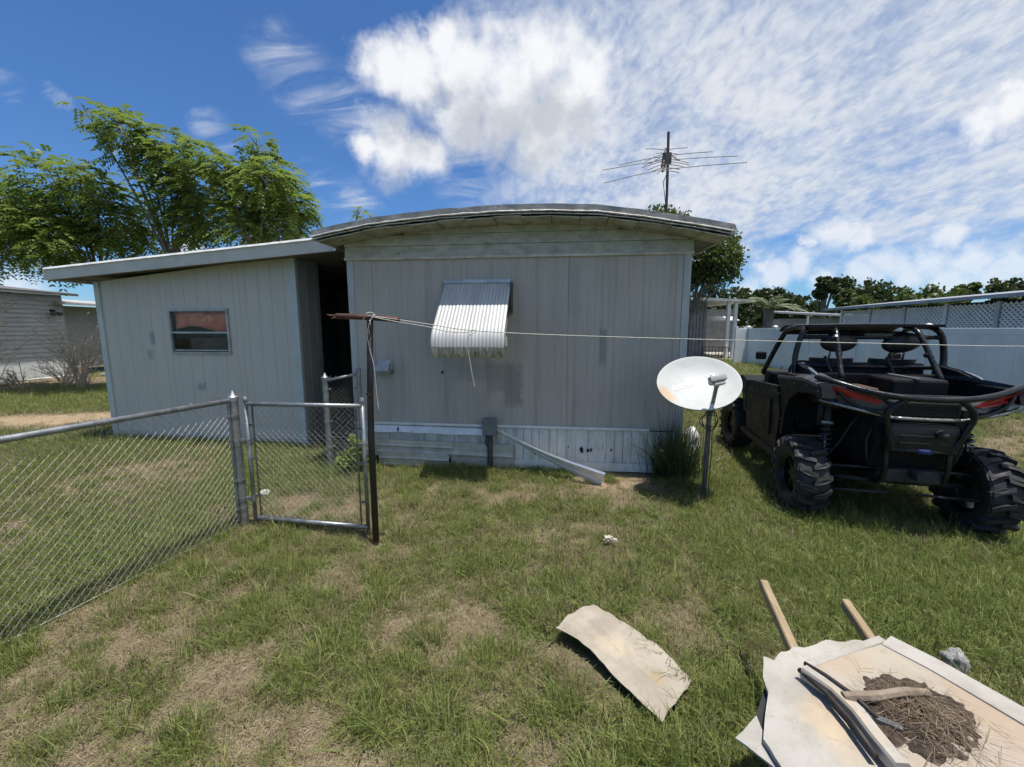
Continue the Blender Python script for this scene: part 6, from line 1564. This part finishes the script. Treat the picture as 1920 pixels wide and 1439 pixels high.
# taller tufts: along the foot of walls, posts and round the buggy's wheels
def row(a, b2, n, sc_, jit=.06):
    t_ = rs.rand(n); x = a[0] + (b2[0] - a[0]) * t_ + rs.normal(0, jit, n); y = a[1] + (b2[1] - a[1]) * t_ + rs.normal(0, jit, n)
    emit(x, y, 4 + rs.randint(0, 3, n), sc_ * rs.uniform(.7, 1.35, n), np.clip(rs.normal(.12, .15, n), 0, 1))
row((-6.4, 6.25), (-3.1, 5.76), 420, 1.15, .07); row((-1.0, 4.86), (.7, 4.72), 330, .95, .07); row((-2.3, 4.7), (-1.7, 4.95), 90, 1.1, .08); row((1.7, 4.42), (2.5, 4.35), 160, 1.0, .08)
row((2.5, 3.55), (3.2, 3.35), 150, 1.15, .1); row((3.9, 3.0), (4.7, 2.8), 120, 1.15, .1); row((3.0, 3.4), (3.35, 5.6), 160, 1.1, .25); row((1.3, 2.9), (3.2, 2.55), 420, 1.1, .25); row((2.0, 2.2), (3.6, 2.2), 380, 1.1, .3)
row((.85, 1.65), (1.25, 1.75), 90, 1.05, .08); row((.55, 1.55), (.95, 1.35), 70, 1.0, .08); row((-2.45, 3.3), (-2.85, 1.9), 80, .8, .05); row((-3.1, 3.4), (-3.9, 1.7), 420, 1.0, .3); row((-3.3, 4.0), (-2.4, 5.2), 420, .9, .35)
for (cx, cy, n, s_) in ((-.62, 1.63, 26, 1.3), (-1.02, 1.95, 26, 1.2), (-.30, 1.62, 22, 1.2), (.22, 1.66, 22, 1.25), (.62, 1.42, 24, 1.3), (-1.55, 2.25, 22, 1.1), (.05, 2.3, 22, 1.1), (-.35, 2.75, 26, 1.1), (.30, 2.6, 26, 1.1), (-.9, 2.6, 22, 1.0), (1.35, 2.3, 30, 1.2), (-.1, 1.35, 20, 1.1), (-1.4, 1.5, 20, 1.1), (-.15, 1.95, 18, 1.0), (.38, 1.35, 22, 1.2), (-.75, 1.22, 24, 1.2), (-1.25, 1.15, 22, 1.1)):
    emit(cx + rs.normal(0, .06, n), cy + rs.normal(0, .05, n), 4 + rs.randint(0, 3, n), s_ * rs.uniform(.6, 1.1, n), np.clip(rs.normal(.1, .15, n), 0, 1))
for k in range(620):
    cy = .85 + 4.6 * rs.rand() ** 1.1; cx = (rs.rand() * 2 - 1) * (1.38 * cy + .4); n = rs.randint(4, 15); sp = rs.uniform(.015, .055)
    emit(cx + rs.normal(0, sp, n), cy + rs.normal(0, sp, n), np.where(rs.rand(n) < .8, 4 + rs.randint(0, 3, n), 12 + rs.randint(0, 2, n)), rs.uniform(.45, 1.05) * rs.uniform(.7, 1.2, n), np.clip(rs.normal(rs.choice((.05, .2, .5)), .15, n), 0, 1))
PX, PY, PI_, PS, PDRY = [np.concatenate(q) for q in (PX, PY, PI_, PS, PDRY)]
# nothing grows through the house walls
k = ~inside(PX, PY, H, -.32, 3.83, -.01, 14) & ~inside(PX, PY, S_, -3.4, 1.2, -.01, 5); PX, PY, PI_, PS, PDRY = PX[k], PY[k], PI_[k], PS[k], PDRY[k]
# the board and cardboard press the grass down
k = ~(((PX - .56) * .57 - (PY - 1.93) * .82) ** 2 / .42 ** 2 + ((PX - .56) * .82 + (PY - 1.93) * .57) ** 2 / .2 ** 2 < 1); PS = np.where(k, PS, PS * .35)
n = len(PX)
me = bpy.data.meshes.new('lawn_grass'); me.vertices.add(n)
me.vertices.foreach_set('co', np.stack([PX, PY, gz(PX, PY)], 1).reshape(-1).astype(np.float32))
for nm, arr, ty in (('idx', PI_.astype(np.int32), 'INT'), ('scl', PS.astype(np.float32), 'FLOAT'), ('dry', PDRY.astype(np.float32), 'FLOAT'), ('rot', rs.uniform(0, 6.283, n).astype(np.float32), 'FLOAT')):
    at = me.attributes.new(nm, ty, 'POINT'); at.data.foreach_set('value', arr)
me.update()
go = tag(link('lawn_grass', me), 'patchy lawn of short green and straw-coloured grass', None, None, 'stuff')
ng = bpy.data.node_groups.new('lawn_scatter', 'GeometryNodeTree')
ng.interface.new_socket('Geometry', in_out='INPUT', socket_type='NodeSocketGeometry'); ng.interface.new_socket('Geometry', in_out='OUTPUT', socket_type='NodeSocketGeometry')
gi = ng.nodes.new('NodeGroupInput'); gout = ng.nodes.new('NodeGroupOutput')
ci = ng.nodes.new('GeometryNodeCollectionInfo'); ci.inputs['Collection'].default_value = src; ci.inputs['Separate Children'].default_value = True; ci.inputs['Reset Children'].default_value = True
ip = ng.nodes.new('GeometryNodeInstanceOnPoints'); ip.inputs['Pick Instance'].default_value = True
def named(nm, ty):
    q = ng.nodes.new('GeometryNodeInputNamedAttribute'); q.data_type = ty; q.inputs['Name'].default_value = nm; return q.outputs[0]
cx_ = ng.nodes.new('ShaderNodeCombineXYZ'); ng.links.new(named('rot', 'FLOAT'), cx_.inputs[2])
ng.links.new(gi.outputs[0], ip.inputs['Points']); ng.links.new(ci.outputs[0], ip.inputs['Instance']); ng.links.new(named('idx', 'INT'), ip.inputs['Instance Index'])
ng.links.new(cx_.outputs[0], ip.inputs['Rotation']); ng.links.new(named('scl', 'FLOAT'), ip.inputs['Scale']); ng.links.new(ip.outputs[0], gout.inputs[0])
md = go.modifiers.new('scatter', 'NODES'); md.node_group = ng
